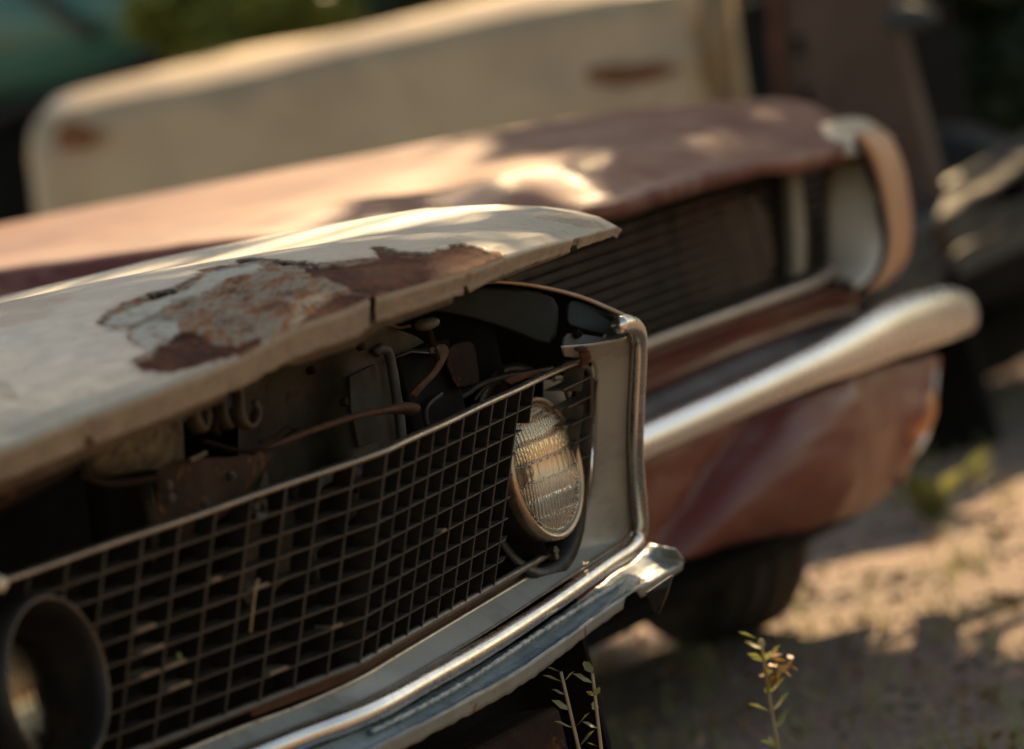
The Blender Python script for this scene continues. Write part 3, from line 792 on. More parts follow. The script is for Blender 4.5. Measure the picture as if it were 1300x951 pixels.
# latch mount bracket in rusty steel
sheet('latch_bracket', [
    [(196, 590, -.05), (222, 584, -.055), (250, 580, -.06), (290, 580, -.06), (330, 576, -.06), (352, 572, -.05)],
    [(197, 612, -.05), (222, 606, -.06), (250, 600, -.065), (290, 600, -.065), (325, 598, -.06), (340, 592, -.05)],
    [(198, 640, -.05), (222, 640, -.06), (250, 632, -.065), (285, 626, -.065), (308, 618, -.06), (322, 612, -.05)],
    [(200, 690, -.05), (225, 690, -.06), (250, 680, -.065), (275, 664, -.065), (292, 650, -.06), (300, 640, -.05)]], mat('brown_latch_steel', (.07, .035, .02), (.035, .02, .014), rough=.75, nscale=16, rust=.3, rustcol=(.22, .10, .045), spec=.12, bmp=.4, bdist=.002), CAR, sub=2)
for (px, py) in ((216, 616), (219, 632), (263, 640), (296, 604)):
    m_ = MB(); c_ = qy(px, py, -.07); m_.tube([c_, c_ + Vector((0, .01, 0))], [.0052, .0052], 6)
    m_.tube([c_ + Vector((0, -.003, 0)), c_ + Vector((0, .01, 0))], [.0025, .0025], 8)
    m_.build('latch_bolt', DULLSTEEL, CAR, bevel=.0006)
panel('bracket_tab', [(240, 582, -.075), (262, 572, -.075), (265, 576, -.075), (245, 587, -.075)], DULLSTEEL, CAR)
# drilled strap in front of the mesh top
m_ = MB(); st = [qy(*p) for p in [(322, 622, -.10), (336, 596, -.09), (340, 605, -.10), (341, 636, -.092), (341, 655, -.165), (336, 659, -.17), (328, 657, -.17), (324, 640, -.145)]]
m_.plate(st, (0, .002, 0)); m_.build('drilled_strap', DULLSTEEL, CAR, bevel=.0005)
m_ = MB(); c_ = qy(333, 645, -.158); m_.tube([c_ + Vector((0, -.003, 0)), c_ + Vector((0, .001, 0))], .0036, 12, (.8, 1.4)); m_.build('strap_hole', DARKIN, CAR)
# rough casting (horn body) left of the latch
sheet('horn_body', [
    [(100, 545, -.02), (108, 535, -.07), (130, 524, -.085), (170, 512, -.085), (205, 500, -.085), (222, 496, -.06), (230, 500, 0)],
    [(98, 570, -.02), (108, 560, -.075), (132, 548, -.095), (170, 536, -.095), (206, 526, -.09), (224, 524, -.06), (232, 530, 0)],
    [(100, 600, -.02), (110, 590, -.075), (134, 580, -.09), (172, 568, -.09), (206, 562, -.09), (226, 566, -.06), (234, 575, 0)],
    [(108, 612, .02), (118, 610, -.04), (138, 606, -.05), (174, 600, -.05), (206, 596, -.05), (226, 594, -.04), (236, 596, 0)]], CASTING, CAR, sub=2)
m_ = MB(); m_.tube(dense([qy(*p) for p in [(103, 552, -.07), (104, 580, -.075), (112, 604, -.07), (130, 613, -.07), (160, 613, -.07), (200, 606, -.07)]], .006), .004, 8)
m_.build('horn_rim', DARKRUST, CAR, True)
sheet('hood_latch_rail', [[(-40, 640, -.1), (20, 612, -.1), (60, 594, -.1), (104, 570, -.1)], [(-40, 655, -.11), (20, 628, -.11), (60, 608, -.11), (104, 584, -.11)], [(-40, 668, -.08), (20, 640, -.08), (60, 620, -.08), (104, 596, -.08)]], DARKRUST, CAR, sub=1)
for (a, b, w, m, nm) in (([(182, 610), (190, 650), (196, 700), (200, 740)], .06, .010, DULLSTEEL, 'support_strut'), ([(372, 620), (392, 690), (402, 760)], .03, .008, SUPPORT, 'support_strut'), ([(120, 610), (130, 680), (136, 760)], .09, .014, DARKIN, 'support_strut'), ([(240, 690), (246, 760), (250, 830)], .02, .012, DARKRUST, 'support_strut')):
    mm = MB(); mm.tube(dense([qy(x, y, b) for x, y in a], .02), w, 8, (1, .5)); mm.build(nm, m, CAR, True)
# wiring by the far headlight
m_ = MB()
for k, P_ in enumerate([[(578, 506), (592, 500), (610, 488), (640, 478), (668, 474), (700, 468)], [(602, 508), (612, 494), (622, 488), (640, 484), (660, 480)], [(585, 498), (600, 492), (625, 484), (650, 476)]]):
    m_.tube(dense([qy(x, y, .01 + .01 * k) for x, y in P_], .008), [.0042, .0026, .0022][k], 8)
m_.build('wiring_loom', BLACKMETAL, CAR, True)
sheet('loom_clip', [[(640, 482, -.03), (662, 473, -.035), (688, 468, -.04)], [(648, 488, -.03), (668, 480, -.035), (684, 474, -.04)]], ORANGERUST, CAR, sub=0)
sheet('loom_clip', [[(680, 477, -.05), (700, 470, -.05), (712, 467, -.05)], [(690, 478, -.055), (700, 475, -.055), (706, 471, -.055)]], mat('clean_trim_metal', (.6, .45, .32), (.5, .4, .3), rough=.3, metal=.7), CAR, sub=0)
for P_, w_, m__, y_ in (([(385, 640), (405, 610), (440, 600), (480, 610), (520, 600), (560, 570)], .009, RUBBER, -.01), ([(560, 500), (540, 520), (545, 560), (530, 590)], .0035, BLACKMETAL, -.01), ([(430, 600), (434, 640), (428, 700)], .004, DARKRUST, -.012)):
    mm = MB(); mm.tube(dense([qy(x_, y__, y_) for x_, y__ in P_], .008), w_, 8); mm.build('hose', m__, CAR, True)
for (px, py, y_) in ((458, 440, -.008), (437, 510, -.002), (470, 590, -.004), (452, 620, -.002), (500, 470, .02), (395, 470, .05), (370, 455, .06)):
    mm = MB(); c_ = qy(px, py, y_); mm.tube([c_ + Vector((0, -.004, 0)), c_ + Vector((0, .004, 0))], [.0055, .0055], 6); mm.build('support_bolt', DARKRUST, CAR, bevel=.0006)
sheet('side_bracket', [[(560, 440, -.01), (590, 430, -.015), (604, 432, .0)], [(566, 470, -.01), (592, 458, -.015), (606, 462, .0)], [(580, 500, -.01), (600, 488, -.015), (612, 490, .0)]], DARKRUST, CAR, sub=1)
# loose pin head at the left edge
m_ = MB(); c_ = qy(1, 741, -.12); m_.tube([c_ + Vector((0, -.006, 0)), c_, c_ + Vector((0, .012, 0))], [.004, .009, .006], 12); m_.build('pin_head', WHITECAP, CAR, True)
# inner wings, floor and bulkhead closing the engine bay
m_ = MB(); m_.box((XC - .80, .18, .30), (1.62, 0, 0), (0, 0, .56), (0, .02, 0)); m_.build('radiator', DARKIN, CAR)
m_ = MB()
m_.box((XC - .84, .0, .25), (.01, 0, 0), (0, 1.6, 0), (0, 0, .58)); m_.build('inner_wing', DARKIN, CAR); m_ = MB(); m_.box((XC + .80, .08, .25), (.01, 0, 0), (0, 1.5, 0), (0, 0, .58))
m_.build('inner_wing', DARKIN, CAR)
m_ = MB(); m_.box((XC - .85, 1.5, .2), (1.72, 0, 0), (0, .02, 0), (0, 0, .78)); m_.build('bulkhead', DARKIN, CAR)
m_ = MB(); m_.box((XC - .6, .02, .30), (1.2, 0, 0), (0, .10, 0), (0, 0, .12)); m_.build('crossmember', DARKRUST, CAR, bevel=.01)
rows = []
for i in range(30):
    y = lerp(-.05, 1.6, i / 29); row = []
    for j in range(13):
        a = j / 12 * math.pi / 2; row.append(Vector((XC * 2 - (.06 + .20 * math.sin(a) ** .8), y, .90 - (.42 * (1 - math.cos(a)) ** 1.3))))
    rows.append(row)
m_ = MB(); m_.grid(rows); m_.build('near_fender', BLUEWHITE, CAR, True, solid=.0015)

def wheel(cx, cy, R_, w, parent, name='wheel', steer=0):
    m1 = MB(); rows = []
    pr = [(.62, -.5), (.80, -.5), (.93, -.47), (.985, -.38), (1, -.25), (.985, -.22), (1, -.2), (1, -.02), (.985, 0), (1, .02), (1, .2), (.985, .22), (1, .25), (.985, .38), (.93, .47), (.80, .5), (.62, .5)]
    for (r, o_) in pr: rows.append([Vector((cx + o_ * w, cy + r * R_ * math.cos(k / 56 * 2 * math.pi), GZ + R_ + r * R_ * math.sin(k / 56 * 2 * math.pi))) for k in range(56)])
    m1.grid(rows, True); wh = m1.build(name, RUBBER, parent, True)
    m2 = MB(); rows = []
    for (r, o_) in ((.63, -.44), (.58, -.30), (.45, -.28), (.25, -.36), (.02, -.36)): rows.append([Vector((cx + o_ * w, cy + r * R_ * math.cos(k / 40 * 2 * math.pi), GZ + R_ + r * R_ * math.sin(k / 40 * 2 * math.pi))) for k in range(40)])
    m2.grid(rows, True); rm_ = m2.build('rim', DARKRUST, wh, True, solid=.004)
    if steer:
        T_ = Matrix.Translation((cx, cy, 0)) @ Matrix.Rotation(steer, 4, 'Z') @ Matrix.Translation((-cx, -cy, 0))
        wh.data.transform(T_); rm_.data.transform(T_)
    return wh
wheel(XC - .68, .62, .31, .19, CAR); wheel(XC + .68, .62, .31, .19, CAR)

# dry straw caught in the mesh, and a snail shell sized pod
m_ = MB(); m_.tube(dense([qg(328, 735, .004), qg(324, 752, .006), (qg(321, 775, .006)), qg(318, 803, .003)], .004), [.0012] * 40 if False else .0013, 5)
tag(m_.build('straw', STRAW, None, True), 'thin dry straw stuck upright in the mesh of the white car grille', 'straw')
m_ = MB(); rows = []; c_ = qg(227, 833, .004)
for j in range(9):
    a = j / 8 * math.pi; rows.append([c_ + Vector((.003 * math.sin(a) * math.cos(k / 12 * 6.283), .003 * math.sin(a) * math.sin(k / 12 * 6.283), .0042 * math.cos(a))) for k in range(12)])
m_.grid(rows, True); tag(m_.build('seed_pod', LEAFPALE, None, True), 'tiny pale seed pod lying on a slat of the mesh grille', 'seed pod')

# ================================================================== RED CAR
RED = thing('red_car', 'faded red derelict car with dented hood and chrome bumper, parked behind the white one', 'car')
RX0, RX1 = .98, 2.70; RXC = (RX0 + RX1) / 2
def ryf(X): return .50 + .17 * abs((X - RXC) / .86) ** 1.8
RSIL = [(-160, 322), (0, 290), (250, 240), (450, 202), (650, 165), (800, 142), (900, 130), (980, 124.5), (1030, 126), (1058, 133), (1085, 146)]
RS3 = [qx(*p, RX1 - .03) for p in RSIL]; rs = sorted([(p.y - ryf(RX1 - .03), p.z) for p in RS3])
print('red far profile', [(round(a, 3), round(b, 3)) for a, b in rs])
REDGE = [(1058, 190), (1040, 196), (960, 208), (860, 231), (760, 259), (700, 283), (640, 311)]
def on_red(px, py):
    lo, hi = .2, 1.0
    for _ in range(40):
        m__ = (lo + hi) / 2
        if ryf(min(max(qy(px, py, m__).x, RX0), RX1)) > m__: lo = m__
        else: hi = m__
    return qy(px, py, lo)
RE3 = [on_red(*p) for p in REDGE]
print('red edge', [tuple(round(c, 3) for c in p) for p in RE3])
rz = sorted([(p.x, p.z) for p in RE3]); z0r = rz[0][1]
rz = [(RX0, z0r - .05), (RX0 + .15, z0r - .01)] + rz + [(RX1, rz[-1][1] - .05)]
rs0 = [(0, rs[0][1] - .06)] if rs[0][0] > .02 else []
def qe(u):
    u = max(0, min(1, u)); return .75 * math.sqrt(1 - (1 - u) ** 2) + .25 * u
def redz(X, v):
    f = interp(rz, X)
    far = interp(rs, v); base = rs[0][1]
    k = far - base + (.09 * sst(0, .12, v))
    e = abs(X - RXC) / .86
    top = interp(rs, max(v, .02)) + .015 * (1 - e * e)
    return lerp(f, top, qe(v / lerp(.26, .15, sst(.6, 1, abs(X - RXC) / .86))))
m_ = MB(); rows = []; nx_ = 150
vs = [0, .004, .01, .02, .03, .045, .06, .08, .10, .12, .14, .17, .2, .23, .26, .3, .34, .38, .42, .46, .5, .55, .6, .65, .7, .8, .9, 1.0, 1.2, 1.5, 1.9, 2.4]
for v in vs:
    row = []
    for i in range(nx_ + 1):
        X = lerp(RX0, RX1, i / nx_); z = redz(X, v); e = min(X - RX0, RX1 - X)
        z -= .04 * (1 - sst(0, .05, e)) ** 2
        px, py = pj((X, ryf(X) + v, z))
        # collision dents: a long crease and buckled pocket
        z += .010 * math.exp(-((X - 2.12) / .10) ** 2) * sst(.1, .5, v) - .030 * math.exp(-((X - 1.62) / .30) ** 2) * sst(.05, .45, v) + .006 * math.exp(-((X - 1.35) / .05) ** 2) * sst(.1, .5, v)
        z += .012 * math.exp(-((px - 655) / 50) ** 2 - ((py - 235) / 24) ** 2) - .020 * math.exp(-((px - 730) / 60) ** 2 - ((py - 232) / 18) ** 2) - .010 * math.exp(-((px - 560) / 50) ** 2 - ((py - 255) / 20) ** 2)
        z += .006 * fbm(X, v, 0, 3) + .005 * sst(.9, .3, v) * fbm(X, v, 6, 7)
        row.append(Vector((X, ryf(X) + v, z)))
    rows.append(row)
rows = [[p + Vector((0, .006, -.022)) for p in rows[0]]] + rows
m_.grid(rows)
N = NT('sun_faded_red_paint')
colr = mixc(N, ramp(N, noisetex(N, 2.2, 5), [(.4, 0.), (.62, 1.)]), (.13, .033, .030), (.20, .062, .038))
colr = mixc(N, ramp(N, noisetex(N, 7, 8, .75, .4, stretch=(2.2, .5, 1)), [(.5, 0.), (.62, .55)]), colr, (.30, .17, .12))
colr = mixc(N, ramp(N, noisetex(N, 9, 8, .7), [(.55, 0.), (.7, .6)]), colr, (.27, .14, .085))
N.l(colr, N.b.inputs['Base Color']); N.l(ramp(N, noisetex(N, 8, 6), [(.3, .40), (.7, .55)]), N.b.inputs['Roughness'])
N.b.inputs['Coat Weight'].default_value = .22; N.b.inputs['Coat Roughness'].default_value = .26; N.b.inputs['Specular IOR Level'].default_value = .10
rh = m_.build('hood', N.m, RED, True, solid=.002); rh['label'] = 'faded red hood buckled by a dent above the grille'
FADED = N.m
# fenders
for s_, nm in ((1, 'fender'), (-1, 'fender')):
    rows = []
    for i in range(46):
        y = lerp(.86, 3.2, i / 45); row = []
        for j in range(17):
            a = j / 16 * math.pi / 2
            zt = .90 + .12 * sst(.6, 1.6, y)
            drop = .62 * (1 - math.cos(a)) ** 1.3
            x = (RX1 - .10 if s_ > 0 else RX0 + .10) + s_ * .13 * math.sin(a) ** .8
            z = zt - drop
            dw = math.hypot(y - 1.33, z - .38)
            if dw < .35: z = max(z, .38 + math.sqrt(max(0, .35 ** 2 - (y - 1.33) ** 2)))
            row.append(Vector((x, y, z)))
        rows.append(row)
    m_ = MB(); m_.grid(rows); m_.build(nm, REDVAL if s_ > 0 else DARKRUST, RED, True, solid=.002)
# grille: dark recess, slats, rusty panel behind, upright trim bar
def ry(px, py, d=.62): return qy(px, py, d)
m_ = MB(); m_.box((RX0 + .08, .80, .45), (1.52, 0, 0), (0, .02, 0), (0, 0, .5)); m_.box((RX0 + .06, .66, .45), (.01, 0, 0), (0, .16, 0), (0, 0, .48)); m_.build('radiator_panel', DARKIN, RED)
m_ = MB()
for k in range(15):
    z = .655 + k * .0175
    m_.box((RX0 + .08, .63 - .0 + .1 * 0, z), (1.50, .0, 0), (0, .03, .004), (0, 0, .0035))
for X in [RX0 + .12 + .11 * i for i in range(14)]:
    m_.box((X, .665, .65), (.003, 0, 0), (0, .004, 0), (0, 0, .27))
m_.build('grille', mat('black_slats', (.07, .052, .038), (.045, .036, .028), rough=.5, metal=.3, nscale=8), RED)
sheet('inner_panel', [[(850, 250, .78), (900, 240, .78), (975, 240, .78)], [(860, 330, .78), (910, 300, .78), (985, 310, .78)], [(870, 400, .78), (920, 380, .78), (990, 360, .78)]], REDVAL, RED, sub=1)
m_ = MB(); m_.plate([ry(1003, 212, .60), ry(1017, 210, .60), ry(1022, 250, .60), ry(1026, 300, .60), ry(1024, 345, .60), ry(1010, 352, .60), ry(1009, 300, .60), ry(1006, 250, .60)], (0, .02, 0))
m_.build('grille_bar', mat('dull_bar_paint', (.20, .17, .12), (.15, .13, .09), rough=.4), RED, bevel=.004)
# fender nose cap: pale recess wall, dark groove, outer rim
IR = [(1052, 192), (1047, 230), (1046, 280), (1046, 330), (1038, 352), (1000, 372)]
ORr = [(1092, 192), (1106, 225), (1118, 270), (1122, 310), (1112, 345), (1085, 368)]
m_ = MB(); m_.grid(loft(dense([ry(*p, .64) for p in IR[:5]], .02), dense([ry(*p, .53) for p in ORr], .02), 24, 8, lambda u, t: Vector((0, -.02 * math.sin(t * math.pi), 0))))
m_.build('headlight_surround', mat('peachy_cream_paint', (.74, .60, .44), (.66, .55, .42), rough=.45, nscale=7, grime=(.4, .25, .14), bmp=.1), RED, True, solid=.004)
m_ = MB(); m_.tube(dense([ry(*p, .527) for p in [(1086, 180), (1100, 205), (1112, 240), (1120, 280), (1124, 310), (1115, 345), (1090, 372)]], .02), .0055, 8)
m_.build('surround_groove', DARKIN, RED, True)
RIM0 = [ry(*p, .525) for p in [(1084, 170), (1104, 196), (1118, 235), (1126, 275), (1128, 310), (1118, 345), (1092, 372)]]
RIM1 = [ry(*p, .60) for p in [(1110, 160), (1133, 180), (1148, 220), (1154, 262), (1154, 305), (1145, 335), (1120, 362)]]
m_ = MB(); m_.grid(loft(dense(RIM0, .02), dense(RIM1, .02), 30, 8, lambda u, t: Vector((.006, -.015, 0)) * math.sin(t * math.pi)))
m_.build('nose_rim', mat('sunlit_peach', (.55, .25, .12), (.46, .22, .11), rough=.4, nscale=6, bmp=.1), RED, True, solid=.004)  # peach puts the sunlit side of the rim into its colour
CAPA = [ry(*p) for p in [(1040, 160, .68), (1072, 151, .70), (1104, 154, .70), (1134, 178, .66)]]
CAPB = [ry(*p) for p in [(1040, 190, .60), (1062, 196, .55), (1090, 196, .53), (1116, 188, .53)]]
m_ = MB(); m_.grid(loft(dense(CAPA, .02), dense(CAPB, .02), 24, 8, lambda u, t: Vector((0, -.008, .010)) * math.sin(t * math.pi)))
m_.build('nose_cap', WHITECAP, RED, True, solid=.004)
# round lamp hidden deep in the recess
# lower grille moulding and panels below
m_ = MB(); LM = [ry(*p) for p in [(560, 540, .56), (700, 484, .56), (830, 434, .56), (940, 394, .57), (1030, 360, .59), (1060, 338, .60)]]
m_.tube(dense(LM, .02), .011, 10, (1, .9)); m_.build('lower_moulding', BEIGE, RED, True)
A = [ry(*p) for p in [(560, 550, .57), (700, 494, .57), (830, 446, .57), (940, 406, .58), (1055, 366, .60), (1100, 368, .60)]]
B = [ry(*p) for p in [(560, 604, .60), (700, 550, .60), (830, 496, .60), (940, 448, .60), (1050, 408, .62), (1090, 398, .62)]]
Cc = [ry(*p) for p in [(560, 672, .60), (700, 612, .60), (830, 552, .60), (940, 505, .60), (1060, 458, .62), (1130, 420, .62)]]
m_ = MB(); m_.grid(loft(A, B, 40, 6, lambda u, t: Vector((0, .012 * math.sin(t * math.pi), 0)))); m_.build('nose_panel', DEEPRED, RED, True, solid=.003)
m_ = MB(); m_.grid(loft(B, Cc, 40, 6, lambda u, t: Vector((0, -.02 * math.sin(t * math.pi), 0)))); m_.build('bumper_filler', MAUVE, RED, True, solid=.003)
# chrome bumper
BP = [(420, 748), (560, 680), (700, 614), (815, 562), (900, 524), (1000, 479), (1080, 444), (1130, 420), (1175, 405), (1205, 397), (1222, 397)]
BY = [.50, .47, .46, .46, .46, .47, .49, .51, .54, .58, .64]
BR = [.025, .025, .025, .025, .025, .026, .030, .040, .046, .045, .034]
cpts = [qy(*p, y) for p, y in zip(BP, BY)]
rows = []; n = 70
pts = dense(cpts, .03); 
br = [interp([(i / (len(BR) - 1), r) for i, r in enumerate(BR)], k / (len(pts) - 1)) for k in range(len(pts))]
m_ = MB()
for i, p in enumerate(pts):
    t = (pts[min(i + 1, len(pts) - 1)] - pts[max(i - 1, 0)]); t.z = 0; t.normalize()
    nn = Vector((t.y, -t.x, 0)); r = br[i]; row = []
    for j in range(22):
        a = -math.pi * .62 + j / 21 * math.pi * 1.24
        cx_ = abs(math.cos(a)) ** .75 * (1 if math.cos(a) > 0 else -1); sx_ = abs(math.sin(a)) ** .85 * (1 if math.sin(a) > 0 else -1)
        row.append(p + nn * (cx_ * .024) + Vector((0, 0, sx_ * r)))
    rows.append(row)
last = rows[-1]; cen = sum(last, Vector()) / len(last) + Vector((.01, .03, 0))
for k in (.6, .25, .02): rows.append([cen.lerp(p, k) + Vector((.0, .006, 0)) for p in last])
m_.grid(rows)
bp = m_.build('bumper', mat('bumper_chrome', (.66, .67, .68), (.55, .56, .56), rough=.28, metal=.97, nscale=3, rust=0, bmp=0, rrange=.03), RED, True, solid=.004)
# valance with folded dent
VA = [(560, 700), (700, 634), (815, 582), (900, 548), (1000, 510), (1080, 478), (1140, 458), (1180, 452)]
VB = [(560, 850), (700, 790), (815, 742), (870, 714), (935, 690), (1060, 664), (1108, 645), (1138, 622)]
def vb(u, t):
    # long diagonal crease and a pushed-in pocket
    s__ = u - (.585 - .16 * t)
    return Vector((0, .05 * math.exp(-(s__ / .045) ** 2) - .035 * sst(0, .16, s__) * math.sin(t * 2.6) + .03 * t * t - .012 * math.exp(-((u - .35) / .06) ** 2) + .010 * fbm(u * 1.2, t * .6, 3, 3), .006 * fbm(u * 2, t, 8, 4)))
m_ = MB(); m_.grid(loft([qy(*p, .54 if p[0] < 1100 else .60) for p in VA], [qy(*p, .58 if p[0] < 1100 else .63) for p in VB], 90, 24, vb))
vo = m_.build('valance', REDVAL, RED, True, solid=.003); vo['label'] = 'red front valance with a diagonal crease'
# side return of valance and side marker lamp
m_ = MB(); m_.grid(loft([qy(1180, 452, .60), qy(1160, 530, .62), qy(1140, 620, .63)], [qy(1192, 455, .72), qy(1186, 530, .76), qy(1150, 600, .80)], 10, 5, lambda u, t: Vector((.01 * math.sin(t * 3.14), 0, 0))))
m_.build('valance_side', REDVAL, RED, True, solid=.003)
m_ = MB(); A = [qy(1158, 500, .60), qy(1156, 530, .60), qy(1152, 562, .60)]; B = [qy(1181, 485, .66), qy(1178, 520, .66), qy(1168, 556, .66)]
m_.grid(loft(A, B, 12, 6, lambda u, t: Vector((.0, -.03, 0)) * math.sin(t * 3.14) * math.sin(u * 3.14) ** .4))
G = NT('amber_plastic'); G.b.inputs['Base Color'].default_value = (.75, .20, .03, 1); G.b.inputs['Roughness'].default_value = .25; G.b.inputs['Transmission Weight'].default_value = .2
ml = m_.build('marker_lamp', G.m, RED, True, solid=.004)
m_ = MB(); m_.tube(dense([qy(1186, 470, .66), qy(1183, 500, .66), qy(1176, 545, .67), qy(1162, 572, .65), qy(1152, 568, .61)], .02), .007, 8); m_.build('lamp_bezel', CHROMEDULL, ml, True)
WF = qz(915, 818, 0)
WC = qz(872, 604, GZ + .30); print('wheel', WC, pj((WC.x, WC.y, GZ)))
wheel(WC.x, WC.y, .30, .20, RED, steer=rad(-38)); wheel(RX0 + .16, WC.y, .30, .20, RED, steer=rad(-38))
m_ = MB(); m_.tube(dense([Vector((RX1 - .10, 1.1, .32)), Vector((RX1 - .08, 1.02, .24)), Vector((RX1 - .06, 1.0, .18))], .02), .016, 8, (1, .6)); m_.build('splash_flap', DARKRUST, RED, True)
m_ = MB(); m_.box((RX0 + .05, .86, .24), (1.6, 0, 0), (0, 2.2, 0), (0, 0, .03)); m_.box((RX0 + .03, .84, .25), (.02, 0, 0), (0, 2.3, 0), (0, 0, .62)); m_.build('underbody', DARKIN, RED)

# ================================================================== BACKGROUND
# cream body shell
CR = thing('cream_car', 'faded cream car body with rust blotches, standing behind the red car', 'car')
XB = 5.0
side = [(-6, 215), (12, 180), (42, 160), (145, 134), (275, 112), (420, 77), (530, 54), (650, 28), (788, 5), (860, 0), (896, 4)]
S3 = [qx(*p, XB) for p in side]
rows = []; D3 = dense(S3, .05)
y_hi, y_lo = D3[0].y, D3[-1].y
for j in range(16):
    t = j / 15; row = []
    for p in D3:
        z = lerp(p.z, .42, t); e = min(y_hi - p.y, p.y - y_lo)
        z_in = .0
        x = XB - .05 * math.sin(min(1, t * 1.3) * math.pi) + .16 * (1 - sst(0, .14, e)) + .06 * sst(.55, 1, t)
        row.append(Vector((x, p.y, z)))
    rows.append(row)
m_ = MB(); m_.grid(rows); cb = m_.build('body_side', CREAM, CR, True, solid=.003)
# top ledge
rows = []
t_ = lambda j: j / 7 + .12 * math.sin(j / 7 * 3.14)
for j in range(8):
    a = j / 7 * math.pi / 2
    rows.append([p + Vector((.15 * t_(j) + .16 * (1 - sst(0, .14, min(y_hi - p.y, p.y - y_lo))), 0, .058 * math.sin(a) ** .9)) for p in D3])
for k in (1, 2, 3): rows.append([p + Vector((.15 + .18 * k, 0, .058 + .002 * k)) for p in D3])
m_ = MB(); m_.grid(rows); m_.build('deck', CREAM, CR, True, solid=.003)
def blotch(px, py, rx, ry_, seed):
    pts = []
    for k in range(28):
        a = k / 28 * 6.283; r = 1 + .35 * ns(math.cos(a) * 1.6 + seed, math.sin(a) * 1.6)
        pts.append(qx(px + rx * r * math.cos(a), py + ry_ * r * math.sin(a), XB - .048))
    mm = MB(); mm.plate([p + Vector((-.004, 0, 0)) for p in pts], (.002, 0, 0)); mm.build('rust_blotch', RUSTBLOT, cb)
blotch(95, 172, 27, 18, 1); blotch(785, 95, 38, 14, 4); blotch(830, 88, 30, 9, 8)
rows = [[qx(890, -10, XB + .05), qx(925, -18, XB + .05)], [qx(893, 60, XB + .05), qx(930, 60, XB + .05)], [qx(892, 160, XB + .05), qx(935, 160, XB + .05)], [qx(890, 260, XB + .05), qx(935, 260, XB + .05)]]
m_ = MB(); m_.grid(rows); m_.build('rear_post', TANEDGE, CR, True, solid=.03)
for (yy) in (2.5, 3.6):
    wheel(XB + .2, yy, .31, .18, CR)
m_ = MB(); m_.box((XB + .1, y_lo + .05, .3), (1.4, 0, 0), (0, y_hi - y_lo - .1, 0), (0, 0, .85)); m_.build('interior', DARKIN, CR)
# black strip stands in for the roofline shadow above the deck + teal car
TE = thing('teal_car', 'teal green car with dark strip of roofline shade behind the cream car body', 'car')
m_ = MB()
XT = 7.2
top = [qx(*p, XT) for p in [(-120, -60), (0, -60), (120, -60), (260, -80), (420, -120)]]
low = [qx(*p, XT) for p in [(-120, 170), (0, 130), (120, 108), (220, 62), (420, 0)]]
m_.grid(loft(top, low, 24, 8, lambda u, t: Vector((-.10 * math.sin(t * 3.14), 0, 0)))); m_.build('body_side', TEALCAR, TE, True, solid=.003)
m_ = MB(); m_.tube(dense([qx(*p, XT - .12) for p in [(-60, 180), (20, 140), (110, 112), (215, 66), (330, 30), (450, 0)]], .05), .028, 8); m_.build('roofline_shade', BLACKMETAL, TE, True)
m_ = MB(); m_.tube(dense([qx(*p, XT - .14) for p in [(20, -30), (60, 5), (95, 30), (120, 45)]], .05), .024, 8); m_.build('door_mirror', GREYCAR, TE, True)
base_z = [Vector((p.x, p.y, .35)) for p in low]
m_ = MB(); m_.grid(loft([p + Vector((.02, 0, 0)) for p in low], base_z, 24, 4)); m_.build('lower_body', DARKIN, TE, True, solid=.003)
for yy in (4.9, 6.2): wheel(XT + .1, yy, .31, .18, TE)
# grey car roof line at the top
# rusty leaning door
DR = thing('rusty_door', 'rust brown car door standing on end beside the cream car', 'car door')
XD = 4.75
dpts = [(985, -30), (1128, -30), (1142, 60), (1160, 130), (1182, 210), (1195, 290), (1190, 360), (1120, 420), (1020, 420), (1000, 300), (985, 150)]
m_ = MB(); m_.plate([qx(*p, XD) for p in dpts], (.07, 0, 0)); m_.build('door_skin', BROWN, DR, bevel=.015)
m_ = MB(); m_.tube(dense([qx(*p, XD - .01) for p in [(984, -30), (985, 60), (992, 120), (1002, 180)]], .05), .016, 8); m_.build('door_edge', ORANGERUST, DR, True)  # orange tube stands for the sunlit left edge of the door
for (px, py) in ((1017, 45), (1027, 108)):
    m_ = MB(); p = qx(px, py, XD - .004); m_.box(p, (0, .025, 0), (0, 0, -.045), (.006, 0, 0)); m_.build('latch_slot', DARKIN, DR, bevel=.003)
m_ = MB(); c_ = qx(1155, 22, XD - .02); m_.tube([c_ + Vector((0, .05, .01)), c_, c_ + Vector((0, -.06, -.01))], [.018, .035, .015], 10); m_.build('door_mirror', mat('blue_grey_glass', (.04, .055, .055), rough=.8), DR, True)
# door must stand on the ground: lower half
m_ = MB(); lo_ = [qx(1000, 300, XD + .02), qx(1195, 300, XD + .02)]
m_.plate([lo_[0], lo_[1], Vector((XD + .02, lo_[1].y - .02, 0)), Vector((XD + .02, lo_[0].y + .02, 0))], (.05, 0, 0)); m_.build('door_lower', DARKIN, DR, bevel=.01)

